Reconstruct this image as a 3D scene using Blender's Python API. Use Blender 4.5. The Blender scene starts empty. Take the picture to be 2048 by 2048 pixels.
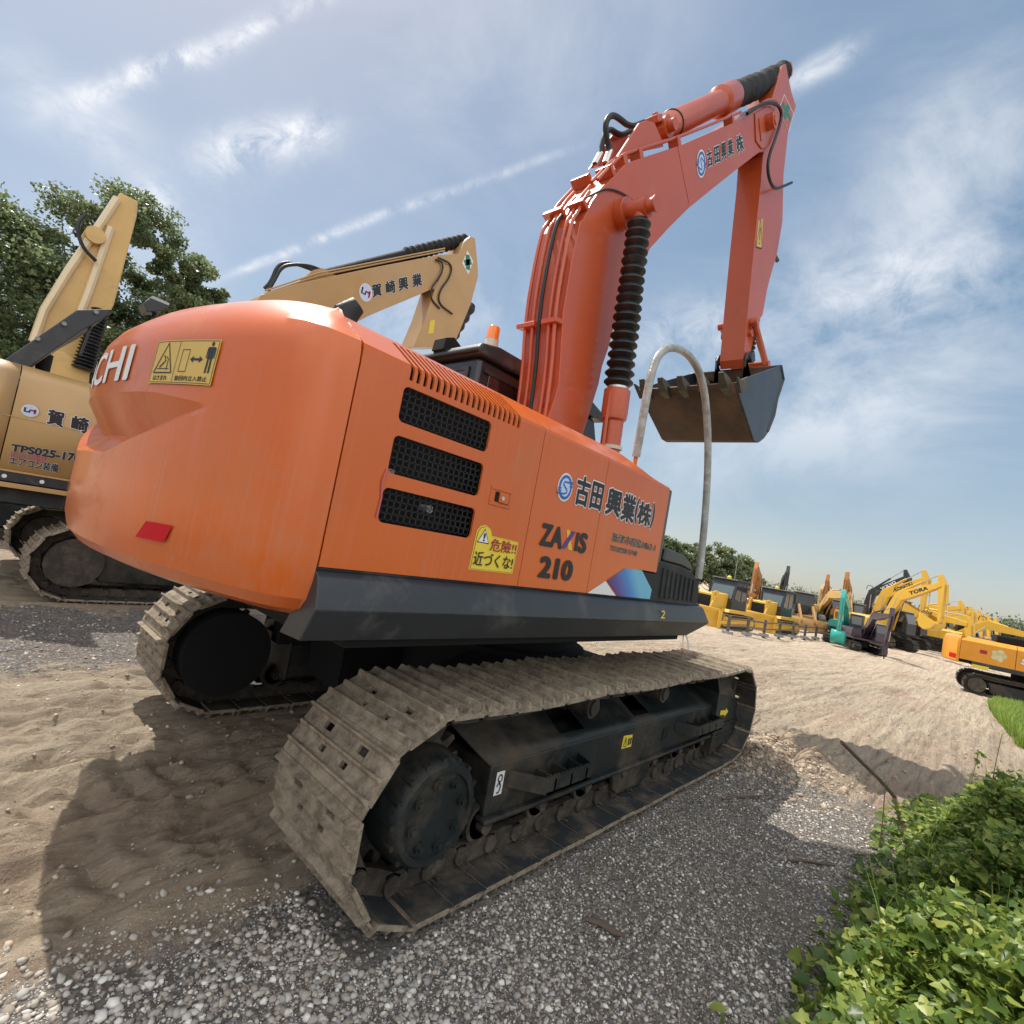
import bpy, math, random
import numpy as np
from mathutils import Vector, Matrix
R_=math.radians; PI=math.pi
random.seed(7); rng=np.random.default_rng(11)
COL=bpy.context.scene.collection
# ------------------------------------------------------------- camera (solved from the machine's known dimensions)
CAM=np.array([-3.23,-2.895,1.5254]); AZ,PI_,RO,FP=0.7438,0.0608,0.1842,1043.5
_F=np.array([math.cos(PI_)*math.cos(AZ),math.cos(PI_)*math.sin(AZ),math.sin(PI_)])
_R=np.cross(_F,[0,0,1]);_R/=np.linalg.norm(_R);_U=np.cross(_R,_F)
CR=_R*math.cos(RO)+_U*math.sin(RO);CU=-_R*math.sin(RO)+_U*math.cos(RO)
cd=bpy.data.cameras.new('camera');cam=bpy.data.objects.new('camera',cd);COL.objects.link(cam)
M=Matrix((( CR[0],CU[0],-_F[0],CAM[0]),(CR[1],CU[1],-_F[1],CAM[1]),(CR[2],CU[2],-_F[2],CAM[2]),(0,0,0,1)))
cam.matrix_world=M; cd.sensor_width=36; cd.lens=36*FP/2048; cd.clip_end=9000; cd.clip_start=.05
bpy.context.scene.camera=cam
def ray(x,y): return _F+CR*(x-1024)/FP-CU*(y-1024)/FP
def up(x,y,ax,v):
    d=ray(x,y);t=(v-CAM[ax])/d[ax];return CAM+d*t
# crops used when measuring: (origin x, origin y, scale)
W_=(0,0,2048/1932);A_=(1200,620,.21739);B_=(1180,100,.22774);C_=(1040,200,.16563);C4=(1000,80,.36232);C7=(1000,1200,.36232)
def meas(pts,y,cr=W_):
    """side outline of a real part, measured in the plane y=const -> (x,z)"""
    r=[]
    for p in pts:
        q=up(cr[0]+p[0]*cr[2],cr[1]+p[1]*cr[2],1,y);r.append((float(q[0]),float(q[2])))
    return r
# ------------------------------------------------------------- materials
MATS={}
def mat(name,col,rough=.5,metal=0.,coat=0.,var=0.,vscale=3.,bump=0.,bscale=40.,dust=None,damt=0.,dscale=2.,streak=0.,spec=.5,trans=0.,coords='Object',col2=None,emit=None,stretch=None):
    if name in MATS: return MATS[name]
    m=bpy.data.materials.new(name);m.use_nodes=True;N=m.node_tree.nodes;L=m.node_tree.links
    b=N['Principled BSDF'];b.inputs['Base Color'].default_value=(*col,1);b.inputs['Roughness'].default_value=rough
    b.inputs['Metallic'].default_value=metal;b.inputs['Coat Weight'].default_value=coat;b.inputs['Coat Roughness'].default_value=.12
    b.inputs['Specular IOR Level'].default_value=spec
    if emit: b.inputs['Emission Color'].default_value=(*emit[:3],1);b.inputs['Emission Strength'].default_value=emit[3]
    tc=N.new('ShaderNodeTexCoord');co=tc.outputs[coords]
    if stretch:
        mp=N.new('ShaderNodeMapping');mp.inputs['Scale'].default_value=stretch;L.new(co,mp.inputs[0]);co=mp.outputs[0]
    cur=None
    def noise(sc,det=6,ro=.6,c=co):
        n=N.new('ShaderNodeTexNoise');n.inputs['Scale'].default_value=sc;n.inputs['Detail'].default_value=det;n.inputs['Roughness'].default_value=ro
        L.new(c,n.inputs['Vector']);return n
    def ramp(src,a,c):
        r=N.new('ShaderNodeMapRange');r.inputs['From Min'].default_value=a;r.inputs['From Max'].default_value=c;L.new(src,r.inputs['Value']);return r.outputs[0]
    def mix(f,a,bb):
        x=N.new('ShaderNodeMix');x.data_type='RGBA'
        if isinstance(f,float): x.inputs[0].default_value=f
        else: L.new(f,x.inputs[0])
        for i,s in ((6,a),(7,bb)):
            if isinstance(s,tuple): x.inputs[i].default_value=(*s,1)
            else: L.new(s,x.inputs[i])
        return x.outputs[2]
    cur=tuple(col)
    if var or col2:
        n=noise(vscale);c2=col2 or tuple(max(0,c*(1-var)) for c in col)
        cur=mix(ramp(n.outputs[0],.35,.68),cur,c2)
    if dust:
        n=noise(dscale,8,.7)
        f=ramp(n.outputs[0],.62-damt*.4,.80-damt*.25)
        cur=mix(f,cur,tuple(dust))
        rr=N.new('ShaderNodeMapRange');rr.inputs['To Min'].default_value=rough;rr.inputs['To Max'].default_value=.85;L.new(f,rr.inputs['Value']);L.new(rr.outputs[0],b.inputs['Roughness'])
    if streak:
        mp=N.new('ShaderNodeMapping');mp.inputs['Scale'].default_value=(60,60,1.2);L.new(tc.outputs['Object'],mp.inputs[0])
        n=noise(1.,4,.6,mp.outputs[0]);n2=noise(1.6)
        mu=N.new('ShaderNodeMath');mu.operation='MULTIPLY';L.new(ramp(n.outputs[0],.5,.75),mu.inputs[0]);L.new(ramp(n2.outputs[0],.3,.7),mu.inputs[1])
        m2=N.new('ShaderNodeMath');m2.operation='MULTIPLY';m2.inputs[1].default_value=streak;L.new(mu.outputs[0],m2.inputs[0])
        cur=mix(m2.outputs[0],cur,tuple(min(1,c*.55+.16) for c in col))
    if not isinstance(cur,tuple): L.new(cur,b.inputs['Base Color'])
    if bump:
        n=noise(bscale,8,.65);bp=N.new('ShaderNodeBump');bp.inputs['Strength'].default_value=min(1,bump);bp.inputs['Distance'].default_value=.01 if bump<=1 else .02
        L.new(n.outputs[0],bp.inputs['Height']);L.new(bp.outputs[0],b.inputs['Normal'])
    MATS[name]=m;return m
def leafmat(name,cols,trans=.35,rough=.5):
    m=bpy.data.materials.new(name);m.use_nodes=True;N=m.node_tree.nodes;L=m.node_tree.links;N.clear()
    out=N.new('ShaderNodeOutputMaterial');b=N.new('ShaderNodeBsdfPrincipled');t=N.new('ShaderNodeBsdfTranslucent');mx=N.new('ShaderNodeMixShader')
    g=N.new('ShaderNodeNewGeometry');cr=N.new('ShaderNodeValToRGB');cr.color_ramp.elements.remove(cr.color_ramp.elements[0])
    for i,c in enumerate(cols):
        p=i/(len(cols)-1)
        e=cr.color_ramp.elements[0] if i==0 else cr.color_ramp.elements.new(p)
        e.position=p;e.color=(*c,1)
    L.new(g.outputs['Random Per Island'],cr.inputs[0]);L.new(cr.outputs[0],b.inputs['Base Color'])
    hs=N.new('ShaderNodeHueSaturation');hs.inputs['Value'].default_value=1.5;hs.inputs['Hue'].default_value=.48;L.new(cr.outputs[0],hs.inputs['Color']);L.new(hs.outputs[0],t.inputs[0])
    b.inputs['Roughness'].default_value=rough;mx.inputs[0].default_value=trans
    L.new(b.outputs[0],mx.inputs[1]);L.new(t.outputs[0],mx.inputs[2]);L.new(mx.outputs[0],out.inputs[0]);MATS[name]=m;return m
ORANGE=mat('orange_paint',(.62,.118,.008),.34,coat=.34,var=.12,vscale=.9,dust=(.50,.155,.055),damt=.09,dscale=1.7,streak=.34,bump=.06,bscale=9)
ORANGEB=mat('glare_muted_orange',(.52,.090,.026),.34,coat=.45,var=.12,vscale=1.3,dust=(.45,.16,.09),damt=.12,bump=.08,bscale=14)  # orange muted in the colour to stand in for glare on the boom
TAN=mat('tan_paint',(.50,.31,.125),.4,coat=.3,var=.15,vscale=1.1,dust=(.42,.30,.18),damt=.2)
YEL=mat('yellow_paint',(.66,.43,.15),.42,coat=.25,var=.15,vscale=1.3,dust=(.42,.30,.16),damt=.2)
YEL2=mat('bright_yellow_paint',(.70,.41,.04),.4,coat=.25,var=.12,vscale=1.,dust=(.5,.38,.2),damt=.12)
ORY=mat('amber_paint',(.74,.30,.02),.38,coat=.3,var=.1,dust=(.5,.32,.15),damt=.1)
BRO=mat('worn_orange_paint',(.42,.17,.03),.5,coat=.1,var=.3,dust=(.3,.2,.12),damt=.3)
TEAL=mat('teal_paint',(.03,.42,.36),.4,coat=.3,var=.15,dust=(.3,.35,.3),damt=.15)
PURP=mat('dark_plum_paint',(.05,.03,.05),.35,coat=.4,var=.2)
CHAR=mat('charcoal_paint',(.026,.030,.036),.42,coat=.2,var=.25,vscale=4,dust=(.10,.10,.095),damt=.22,dscale=3,bump=.12,bscale=60)
CHARR=mat('rough_charcoal',(.022,.024,.026),.75,var=.3,vscale=6,dust=(.06,.058,.055),damt=.3,bump=.35,bscale=120)
NAVY=mat('bucket_paint',(.035,.045,.062),.45,coat=.2,var=.3,vscale=3,dust=(.10,.10,.10),damt=.2,bump=.1)
FRAME=mat('undercarriage_paint',(.014,.019,.020),.48,var=.3,vscale=3,dust=(.085,.065,.045),damt=.38,dscale=2.6,bump=.3,bscale=50,spec=.4)
BLACK=mat('black_void',(.004,.004,.005),.9)
RUBBER=mat('black_rubber',(.012,.014,.017),.45,var=.3,vscale=9,dust=(.05,.05,.05),damt=.2)
STEELT=mat('muddy_track_steel',(.27,.205,.145),.75,var=.35,vscale=7,dust=(.46,.385,.29),damt=.7,dscale=16,bump=1.4,bscale=90,col2=(.13,.10,.08),spec=.3)
STEELI=mat('dark_track_steel',(.024,.028,.030),.55,var=.3,vscale=5,dust=(.13,.10,.07),damt=.40,dscale=5,bump=.5,bscale=70)
CHAIN=mat('greasy_chain_steel',(.04,.034,.028),.6,var=.4,vscale=9,dust=(.13,.10,.075),damt=.45,dscale=9,bump=.6,bscale=60)
GLASS=mat('tinted_glass',(.012,.016,.018),.06,spec=.8,coat=.6)
RUST=mat('rusty_bucket_steel',(.085,.042,.022),.65,var=.5,vscale=3,dust=(.14,.08,.045),damt=.4,bump=.4,bscale=30)
TOOTH=mat('tooth_steel',(.10,.085,.06),.6,var=.4,vscale=12,bump=.4)
WHITE=mat('white_vinyl',(.75,.76,.78),.45,var=.08)
OFFW=mat('cream_plastic',(.62,.56,.44),.5,var=.1)
INK=mat('black_ink',(.012,.013,.018),.45)
REDI=mat('red_ink',(.35,.012,.03),.4)
REFL=mat('red_reflector',(.50,.003,.012),.55,spec=.2)
YSTK=mat('yellow_sticker',(.78,.60,.05),.45,var=.06)
GSTK=mat('golden_sticker',(.66,.44,.10),.45,var=.1)
BLUE=mat('blue_ink',(.02,.12,.42),.4)
PALEB=mat('pale_blue_ink',(.50,.62,.85),.4)
VIOL=mat('violet_ink',(.07,.04,.22),.4)
GOLD=mat('gold_ink',(.80,.45,.03),.4)
GREENE=mat('green_ink',(.02,.20,.12),.4)
LENS=mat('amber_lens',(.9,.22,.01),.15,coat=.6)
CHROME=mat('metal_ring',(.6,.6,.58),.3,metal=.9)
FILM=mat('plastic_film',(.23,.235,.21),.28,coat=.5,var=.45,vscale=14,col2=(.46,.47,.45),bump=.9,bscale=35)
GREY=mat('grey_paint',(.28,.30,.31),.45,var=.2,dust=(.3,.27,.22),damt=.2)
ROOFG=mat('pale_roof_panel',(.40,.43,.45),.22,coat=.4,var=.1)
PIPEM=mat('rail_steel',(.12,.10,.085),.6,var=.3,vscale=8)
TAGR=mat('red_ribbon',(.30,.02,.02),.6)
TYRE=mat('dusty_tyre',(.035,.033,.03),.8,var=.3,dust=(.16,.13,.09),damt=.4)
WOODM=mat('dry_wood',(.14,.10,.075),.8,var=.4,vscale=9,bump=.6,stretch=(1,1,1))
HUSK=mat('dry_husk',(.46,.35,.24),.8,var=.45,vscale=14,bump=.5)
BARK=mat('tree_bark',(.11,.09,.07),.9,var=.4,vscale=6,bump=.8)
LEAFT=leafmat('tree_leaves',[(.07,.10,.045),(.11,.15,.065),(.15,.20,.09),(.23,.27,.15)],.42,.42)  # leaf tones lifted to carry haze and flare in the colour
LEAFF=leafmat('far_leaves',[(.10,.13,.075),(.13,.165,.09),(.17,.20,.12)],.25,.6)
LEAFW=leafmat('weed_leaves',[(.05,.09,.02),(.085,.15,.028),(.15,.23,.045),(.26,.34,.07),(.42,.46,.13)],.42,.40)
GRASSM=leafmat('grass_blades',[(.12,.20,.03),(.20,.32,.05),(.30,.38,.08)],.4,.5)
DRYST=mat('dry_stem',(.16,.11,.07),.8,var=.3)
# gradient print of the hexagon decal
def hexmat():
    m=bpy.data.materials.new('gradient_print');m.use_nodes=True;N=m.node_tree.nodes;L=m.node_tree.links;b=N['Principled BSDF'];b.inputs['Roughness'].default_value=.35
    tc=N.new('ShaderNodeTexCoord');mp=N.new('ShaderNodeMapping');mp.inputs['Location'].default_value=(1.25,0,-1.95);mp.inputs['Scale'].default_value=(1.75,0,1.6)
    sx=N.new('ShaderNodeSeparateXYZ');L.new(tc.outputs['Object'],mp.inputs[0]);L.new(mp.outputs[0],sx.inputs[0])
    a=N.new('ShaderNodeMath');a.operation='ADD';L.new(sx.outputs[0],a.inputs[0]);L.new(sx.outputs[2],a.inputs[1])
    cr=N.new('ShaderNodeValToRGB');e=cr.color_ramp.elements;e[0].position=.33;e[0].color=(.03,.02,.08,1);e[1].position=1.;e[1].color=(.12,.42,.62,1)
    k=e.new(.55);k.color=(.08,.05,.28,1);k=e.new(.78);k.color=(.03,.20,.55,1)
    L.new(a.outputs[0],cr.inputs[0]);L.new(cr.outputs[0],b.inputs['Base Color']);return m
HEXM=hexmat()
# ------------------------------------------------------------- mesh helpers
class MB:
    def __init__(s): s.v=[];s.f=[]
    def add(s,v,f,M=None):
        n=len(s.v)
        if M is not None: v=[tuple(M@Vector(p)) for p in v]
        s.v+= [tuple(map(float,p)) for p in v]; s.f+=[tuple(i+n for i in q) for q in f];return s
    def box(s,x0,x1,y0,y1,z0,z1,M=None):
        return s.add([(x0,y0,z0),(x1,y0,z0),(x1,y1,z0),(x0,y1,z0),(x0,y0,z1),(x1,y0,z1),(x1,y1,z1),(x0,y1,z1)],
            [(0,3,2,1),(4,5,6,7),(0,1,5,4),(1,2,6,5),(2,3,7,6),(3,0,4,7)],M)
    def prism(s,poly,y0,y1,M=None):
        """poly (x,z) outline extruded along y"""
        a=sum(poly[i][0]*poly[(i+1)%len(poly)][1]-poly[(i+1)%len(poly)][0]*poly[i][1] for i in range(len(poly)))
        if a<0: poly=poly[::-1]
        n=len(poly);v=[(p[0],y0,p[1]) for p in poly]+[(p[0],y1,p[1]) for p in poly]
        return s.add(v,[tuple(range(n)),tuple(range(2*n-1,n-1,-1))]+[(i+n,(i+1)%n+n,(i+1)%n,i) for i in range(n)],M)
    def tube(s,pts,r,n=10,caps=True,M=None):
        pts=[Vector(p) for p in pts];rs=r if isinstance(r,(list,tuple)) else [r]*len(pts)
        v=[];f=[];t=(pts[1]-pts[0]).normalized();u=t.orthogonal().normalized()
        for i,p in enumerate(pts):
            t=((pts[min(i+1,len(pts)-1)]-pts[max(i-1,0)])).normalized()
            u=(u-t*u.dot(t));u=u.normalized() if u.length>1e-6 else t.orthogonal().normalized();w=t.cross(u)
            for k in range(n):
                a=2*PI*k/n;v.append(p+(u*math.cos(a)+w*math.sin(a))*rs[i])
        for i in range(len(pts)-1):
            for k in range(n): f.append((i*n+k,i*n+(k+1)%n,(i+1)*n+(k+1)%n,(i+1)*n+k))
        if caps: f.append(tuple(range(n-1,-1,-1)));f.append(tuple(range((len(pts)-1)*n,len(pts)*n)))
        return s.add(v,f,M)
    def cyl(s,p0,p1,r0,r1=None,n=20,M=None): return s.tube([p0,p1],[r0,r0 if r1 is None else r1],n,True,M)
    def build(s,name,m,parent=None,smooth=35,bevel=0,seg=2,label=None,solid=0,off=0):
        me=bpy.data.meshes.new(name);me.from_pydata(s.v,[],s.f);me.update()
        if smooth:
            me.shade_smooth();me.set_sharp_from_angle(angle=R_(smooth))
        me.materials.append(m)
        o=bpy.data.objects.new(name,me);COL.objects.link(o)
        if parent: o.parent=parent
        if solid:
            md=o.modifiers.new('s','SOLIDIFY');md.thickness=solid;md.offset=off
        if bevel:
            md=o.modifiers.new('b','BEVEL');md.width=bevel;md.segments=seg;md.limit_method='ANGLE';md.angle_limit=R_(35);md.harden_normals=True
        if label: o['label']=label
        return o
def box(name,m,parent,*a,bevel=.008,**k): return MB().box(*a).build(name,m,parent,bevel=bevel,**k)
def thing(name,label,cat,loc=(0,0,0),rz=0,group=None,scale=1):
    o=bpy.data.objects.new(name,None);COL.objects.link(o);o.location=loc;o.rotation_euler=(0,0,rz);o.scale=(scale,)*3;o.empty_display_size=.3
    o['label']=label;o['category']=cat
    if group:o['group']=group
    return o
def tag(o,label,cat,group=None,kind=None):
    if label:o['label']=label
    if cat:o['category']=cat
    if group:o['group']=group
    if kind:o['kind']=kind
    return o
def copytree(o,parent=None):
    c=o.copy();COL.objects.link(c)
    if parent:c.parent=parent
    for ch in list(o.children): copytree(ch,c)
    return c
def smoothpts(pts,k=3):
    p=[Vector(q) for q in pts]
    for _ in range(k):
        q=[p[0]]
        for a,b in zip(p[:-1],p[1:]): q+= [a*.75+b*.25,a*.25+b*.75]
        q.append(p[-1]);p=q
    return p
# ------------------------------------------------------------- lettering
_tc={}
def textmesh(s,off=0.,shear=0.,res=3):
    key=(s,off,shear,res)
    if key in _tc: return _tc[key]
    c=bpy.data.curves.new('t','FONT');c.body=s;c.offset=off;c.shear=shear;c.resolution_u=res
    o=bpy.data.objects.new('t',c);COL.objects.link(o);bpy.context.view_layer.update()
    me=bpy.data.meshes.new_from_object(o.evaluated_get(bpy.context.evaluated_depsgraph_get()))
    v=np.array([p.co[:] for p in me.vertices])[:,:2];f=[tuple(p.vertices) for p in me.polygons]
    bpy.data.objects.remove(o);bpy.data.meshes.remove(me);_tc[key]=(v,f);return v,f
def xzmap(y): return lambda u,v:(u,y,v)
def cylmap(r): # counterweight: u = world y, runs to -y on the right
    def f(u,v):
        yy=-u; return (-math.sqrt(max(.01,r*r-yy*yy)),yy,v)
    return f
def lettering(s,m,parent,u0,u1,v0,v1,fn,off=0.,name='lettering',outline=None,om=None,shear=0.,lift=None,quad=None,label=None):
    v,f=textmesh(s,0,shear);lo=v.min(0);hi=v.max(0)
    lv=Vector(lift) if lift else Vector((0,-.0025,0))
    dirn=lv.normalized() if lv.length>0 else Vector((-.9,-.4,0))
    def put(off_,mm,dl,nm):
        mb=MB();K=1 if off_<=0 else (9 if off_<.05 else 15);st=.00008
        for c in range(K):
            if c==0: dx=dy=0
            else: ang=2*PI*c/(K-1);dx=off_*math.cos(ang);dy=off_*math.sin(ang)
            P=[]
            for p in v:
                aa=(p[0]+dx-lo[0])/(hi[0]-lo[0]);b=(p[1]+dy-lo[1])/(hi[1]-lo[1])
                if quad:
                    u,w=[(1-aa)*(1-b)*quad[0][i]+aa*(1-b)*quad[1][i]+aa*b*quad[2][i]+(1-aa)*b*quad[3][i] for i in (0,1)]
                else: u=u0+(u1-u0)*aa;w=v0+(v1-v0)*b
                P.append(Vector(fn(u,w))+dl+dirn*(st*(c+1)))
            mb.add(P,f)
        return mb.build(nm,mm,parent,smooth=0,label=label)
    lift=Vector(lift or (0,-.0025,0))
    if outline:
        o=put(outline,om or WHITE,lift*0,name+'_outline')
        return put(off,m,lift,name)
    return put(off,m,lift,name)
def polyflat(name,pts,m,parent,fn,lift=(0,0,0),sub=1,label=None):
    """flat decal polygon, pts in (u,v); sub>1 bends a quad along the map"""
    mb=MB();lift=Vector(lift)
    if sub>1 and len(pts)==4:
        n=sub;V=[]
        for j in range(2):
            for i in range(n+1):
                a=i/n;p=[(1-a)*pts[0][k]+a*pts[1][k] if j==0 else (1-a)*pts[3][k]+a*pts[2][k] for k in (0,1)];V.append(Vector(fn(*p))+lift)
        mb.add(V,[(i,i+1,n+2+i,n+1+i) for i in range(n)])
    else: mb.add([Vector(fn(*p))+lift for p in pts],[tuple(range(len(pts)))])
    return mb.build(name,m,parent,smooth=0,label=label)
def ring2d(mb,cx,cy,rx,ry,w,fn,lift,a0=0,a1=360,n=40):
    V=[];lift=Vector(lift)
    for i in range(n+1):
        a=R_(a0+(a1-a0)*i/n)
        for k in (1,0):
            V.append(Vector(fn(cx+(rx-w*k)*math.cos(a),cy+(ry-w*k)*math.sin(a)))+lift)
    mb.add(V,[(2*i,2*i+1,2*i+3,2*i+2) for i in range(n)])
def ellipse(cx,cy,rx,ry,n=32): return [(cx+rx*math.cos(2*PI*i/n),cy+ry*math.sin(2*PI*i/n)) for i in range(n)]
def stroke(mb,pts,w,fn,lift):
    """2d polyline of width w on a surface"""
    lift=Vector(lift);P=[np.array(p,float) for p in pts];V=[]
    for i,p in enumerate(P):
        t=P[min(i+1,len(P)-1)]-P[max(i-1,0)];t/=np.linalg.norm(t)+1e-9;n=np.array([-t[1],t[0]])*w/2
        V+= [Vector(fn(*(p-n)))+lift,Vector(fn(*(p+n)))+lift]
    mb.add(V,[(2*i,2*i+2,2*i+3,2*i+1) for i in range(len(P)-1)])
def emblem_s(parent,cx,cy,rx,ry,fn,k=1.):
    """round blue emblem with a striped S"""
    polyflat('emblem_outline',ellipse(cx,cy,rx*1.16,ry*1.16),WHITE,parent,fn,(0,-.0005*k,0))
    polyflat('emblem_field',ellipse(cx,cy,rx*.75,ry*.75),PALEB,parent,fn,(0,-.002*k,0))
    mb=MB();ring2d(mb,cx,cy,rx,ry,rx*.26,fn,(0,-.003*k,0),25,200);ring2d(mb,cx,cy,rx,ry,rx*.26,fn,(0,-.003*k,0),205,380)
    S=[(1.1,.55),(.3,.45),(-.25,.42),(-.38,.22),(-.1,.02),(.25,-.15),(.3,-.38),(0,-.52),(-.5,-.58),(-1.1,-.6)]
    stroke(mb,[(cx+a*rx,cy+b*ry) for a,b in S],rx*.16,fn,(0,-.004*k,0))
    for q in (.3,.12): 
        stroke(mb,[(cx+.55*rx,cy+(q+.02)*ry),(cx+1.12*rx,cy+(q+.1)*ry)],rx*.09,fn,(0,-.004*k,0))
        stroke(mb,[(cx-.55*rx,cy-(q+.02)*ry),(cx-1.12*rx,cy-(q+.1)*ry)],rx*.09,fn,(0,-.004*k,0))
    return mb.build('emblem',BLUE,parent,smooth=0)
def emblem_u(parent,cx,cy,rx,ry,fn,k=1.):
    polyflat('emblem_field',ellipse(cx,cy,rx,ry),WHITE,parent,fn,(0,-.001*k,0))
    polyflat('emblem_disc',ellipse(cx,cy,rx*.88,ry*.88),PALEB,parent,fn,(0,-.002*k,0))
    mb=MB()
    stroke(mb,[(cx-.6*rx,cy+.4*ry),(cx-.6*rx,cy-.25*ry),(cx-.05*rx,cy-.25*ry),(cx-.05*rx,cy+.1*ry)],rx*.26,fn,(0,-.003*k,0))
    mb.build('emblem_mark',INK,parent,smooth=0);mb=MB()
    stroke(mb,[(cx-.05*rx,cy+.12*ry),(cx+.6*rx,cy+.12*ry)],rx*.24,fn,(0,-.004*k,0));stroke(mb,[(cx+.55*rx,cy+.35*ry),(cx+.55*rx,cy-.4*ry)],rx*.26,fn,(0,-.004*k,0))
    mb.build('emblem_mark',REDI,parent,smooth=0)
EXPO=1.0
# ------------------------------------------------------------- crawler track
def track_path(xr,xf,zc,r,pitch,sag=.02):
    P=[];n=24
    for i in range(n+1): a=PI/2+PI*i/n;P.append((xr+r*math.cos(a),zc+r*math.sin(a)))
    P.append((xf,zc-r))
    for i in range(n+1): a=-PI/2+PI*i/n;P.append((xf+r*math.cos(a),zc+r*math.sin(a)))
    for i in range(1,24):
        f=i/24;P.append((xf+(xr-xf)*f,zc+r-sag*abs(math.sin(f*3*PI))))
    P.append(P[0]);P=np.array(P);d=np.r_[0,np.cumsum(np.linalg.norm(np.diff(P,axis=0),axis=1))]
    N=round(d[-1]/pitch);return P,d,N
def make_track(parent,yc,w,xr,xf,zc=.43,rp=.335,pitch=.19,phase=0.,detail=2,ms=None,mc=None,plate_m=None,off=.050):
    P,d,N=track_path(xr,xf,zc,rp,pitch);L=d[-1]
    at=lambda s:(np.interp(s%L,d,P[:,0]),np.interp(s%L,d,P[:,1]))
    T=MB();Cn=MB();IP=MB();h=w/2;k=pitch/.19
    for i in range(N):
        a=at((i+phase)*L/N);b=at((i+1+phase)*L/N)
        t=Vector((b[0]-a[0],0,b[1]-a[1])).normalized();nrm=Vector((-t.z,0,t.x))*-1
        nrm=Vector((t.z,0,-t.x)) # outward
        mid=Vector(((a[0]+b[0])/2-xr*.5-xf*.5,0,(a[1]+b[1])/2-zc))
        if nrm.dot(Vector((0,0,mid.z)) if abs(mid.x)<(xf-xr)/2 else mid)<0: nrm=-nrm
        O=Vector((a[0],yc,a[1]))+nrm*off*k
        Mx=Matrix(((t.x,0,nrm.x,O.x),(0,1,0,O.y),(t.z,0,nrm.z,O.z),(0,0,0,1)))
        jit=random.uniform(-.004,.004);y0=-h+jit;y1=h+jit
        if detail>=2:
            th=.020
            T.box(.010,.036,y0,y1,0,th,Mx);T.box(.066,.114,y0,y1,0,th,Mx);T.box(.138,.174,y0,y1,0,th,Mx)
            for q in ((y0,-.155),(-.095,.095),(.155,y1)): T.box(.036,.066,q[0],q[1],0,th,Mx)
            for q in ((y0,-.10),(-.06,.06),(.10,y1)): T.box(.114,.138,q[0],q[1],0,th,Mx)
            ya,yb=y0+.003,y1-.003
            IP.box(.011,.0355,ya,yb,-.004,-.0006,Mx);IP.box(.0665,.1135,ya,yb,-.004,-.0006,Mx);IP.box(.1385,.1735,ya,yb,-.004,-.0006,Mx)
            IP.box(.1765,.204,ya,yb,.0015,.0035,Mx)
            for q in ((ya,-.155),(-.095,.095),(.155,yb)): IP.box(.0355,.0665,q[0],q[1],-.004,-.0006,Mx)
            for q in ((ya,-.10),(-.06,.06),(.10,yb)): IP.box(.1135,.1385,q[0],q[1],-.004,-.0006,Mx)
            T.prism([(.170,.012),(.200,.006),(.216,.004),(.216,.012),(.200,.016),(.170,.0195)],y0,y1,Mx)
            T.prism([(-.008,.013),(.012,.010),(.012,.0197),(-.008,.0197)],y0,y1,Mx)
            for g,hh in ((.004,.050),(.082,.040),(.156,.044)):
                v=[(g-.002,y0,.008),(g+.028,y0,.008),(g+.028,y1,.008),(g-.002,y1,.008),(g+.006,y0+.012,hh),(g+.014,y0+.012,hh-.002),(g+.014,y1-.012,hh-.002),(g+.006,y1-.012,hh)]
                T.add(v,[(0,3,2,1),(4,5,6,7),(0,1,5,4),(1,2,6,5),(2,3,7,6),(3,0,4,7)],Mx)
            for s in (-.095,.095):
                Cn.prism([(-.03,-.042),(.08,-.050),(.22,-.042),(.22,.025),(.18,.047),(.02,.047),(-.03,.025)],s-.016+(.01 if s>0 else -.01),s+.016,Matrix.Translation(Vector(a3(a,yc)))@rot(t,nrm))
            Cn.cyl((a[0],yc-.135,a[1]),(a[0],yc+.135,a[1]),.040,n=10)
            for s in (-.06,.06):
                for q in (.05,.13): Cn.cyl(tuple(Mx@Vector((q,s+.01,-.001))),tuple(Mx@Vector((q,s+.01,-.014))),.012,n=6)
        else:
            T.box(.004*k,.182*k,y0,y1,0,.016*k,Mx)
            for g in (.01,.09,.16): T.box(g*k,(g+.014)*k,y0,y1,.012*k,.036*k,Mx)
            if detail==1:
                for s in (-.09*k,.09*k): Cn.box(0,.19*k,s-.02*k,s+.02*k,-.12*k,.001,Mx)
            else: Cn.box(0,.19*k,-.12*k,.12*k,-.12*k,.001,Mx)
    tr=T.build('track',ms or STEELT,parent,smooth=0)
    Cn.build('chain',mc or CHAIN,tr,smooth=40)
    if IP.v: IP.build('shoe_underside',STEELI,tr,smooth=0)
    return tr
def a3(a,yc): return (a[0],yc,a[1])
def rot(t,n): return Matrix(((t.x,0,n.x,0),(0,1,0,0),(t.z,0,n.z,0),(0,0,0,1)))
def gear(mb,x,z,y0,y1,ro,ri,n,ph=0):
    pts=[]
    for i in range(n):
        for da,r in ((-.32,ri),(-.14,ro),(.14,ro),(.32,ri)):
            a=2*PI*(i+da+ph)/n;pts.append((x+r*math.cos(a),z+r*math.sin(a)))
    mb.prism(pts,y0,y1)
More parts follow.
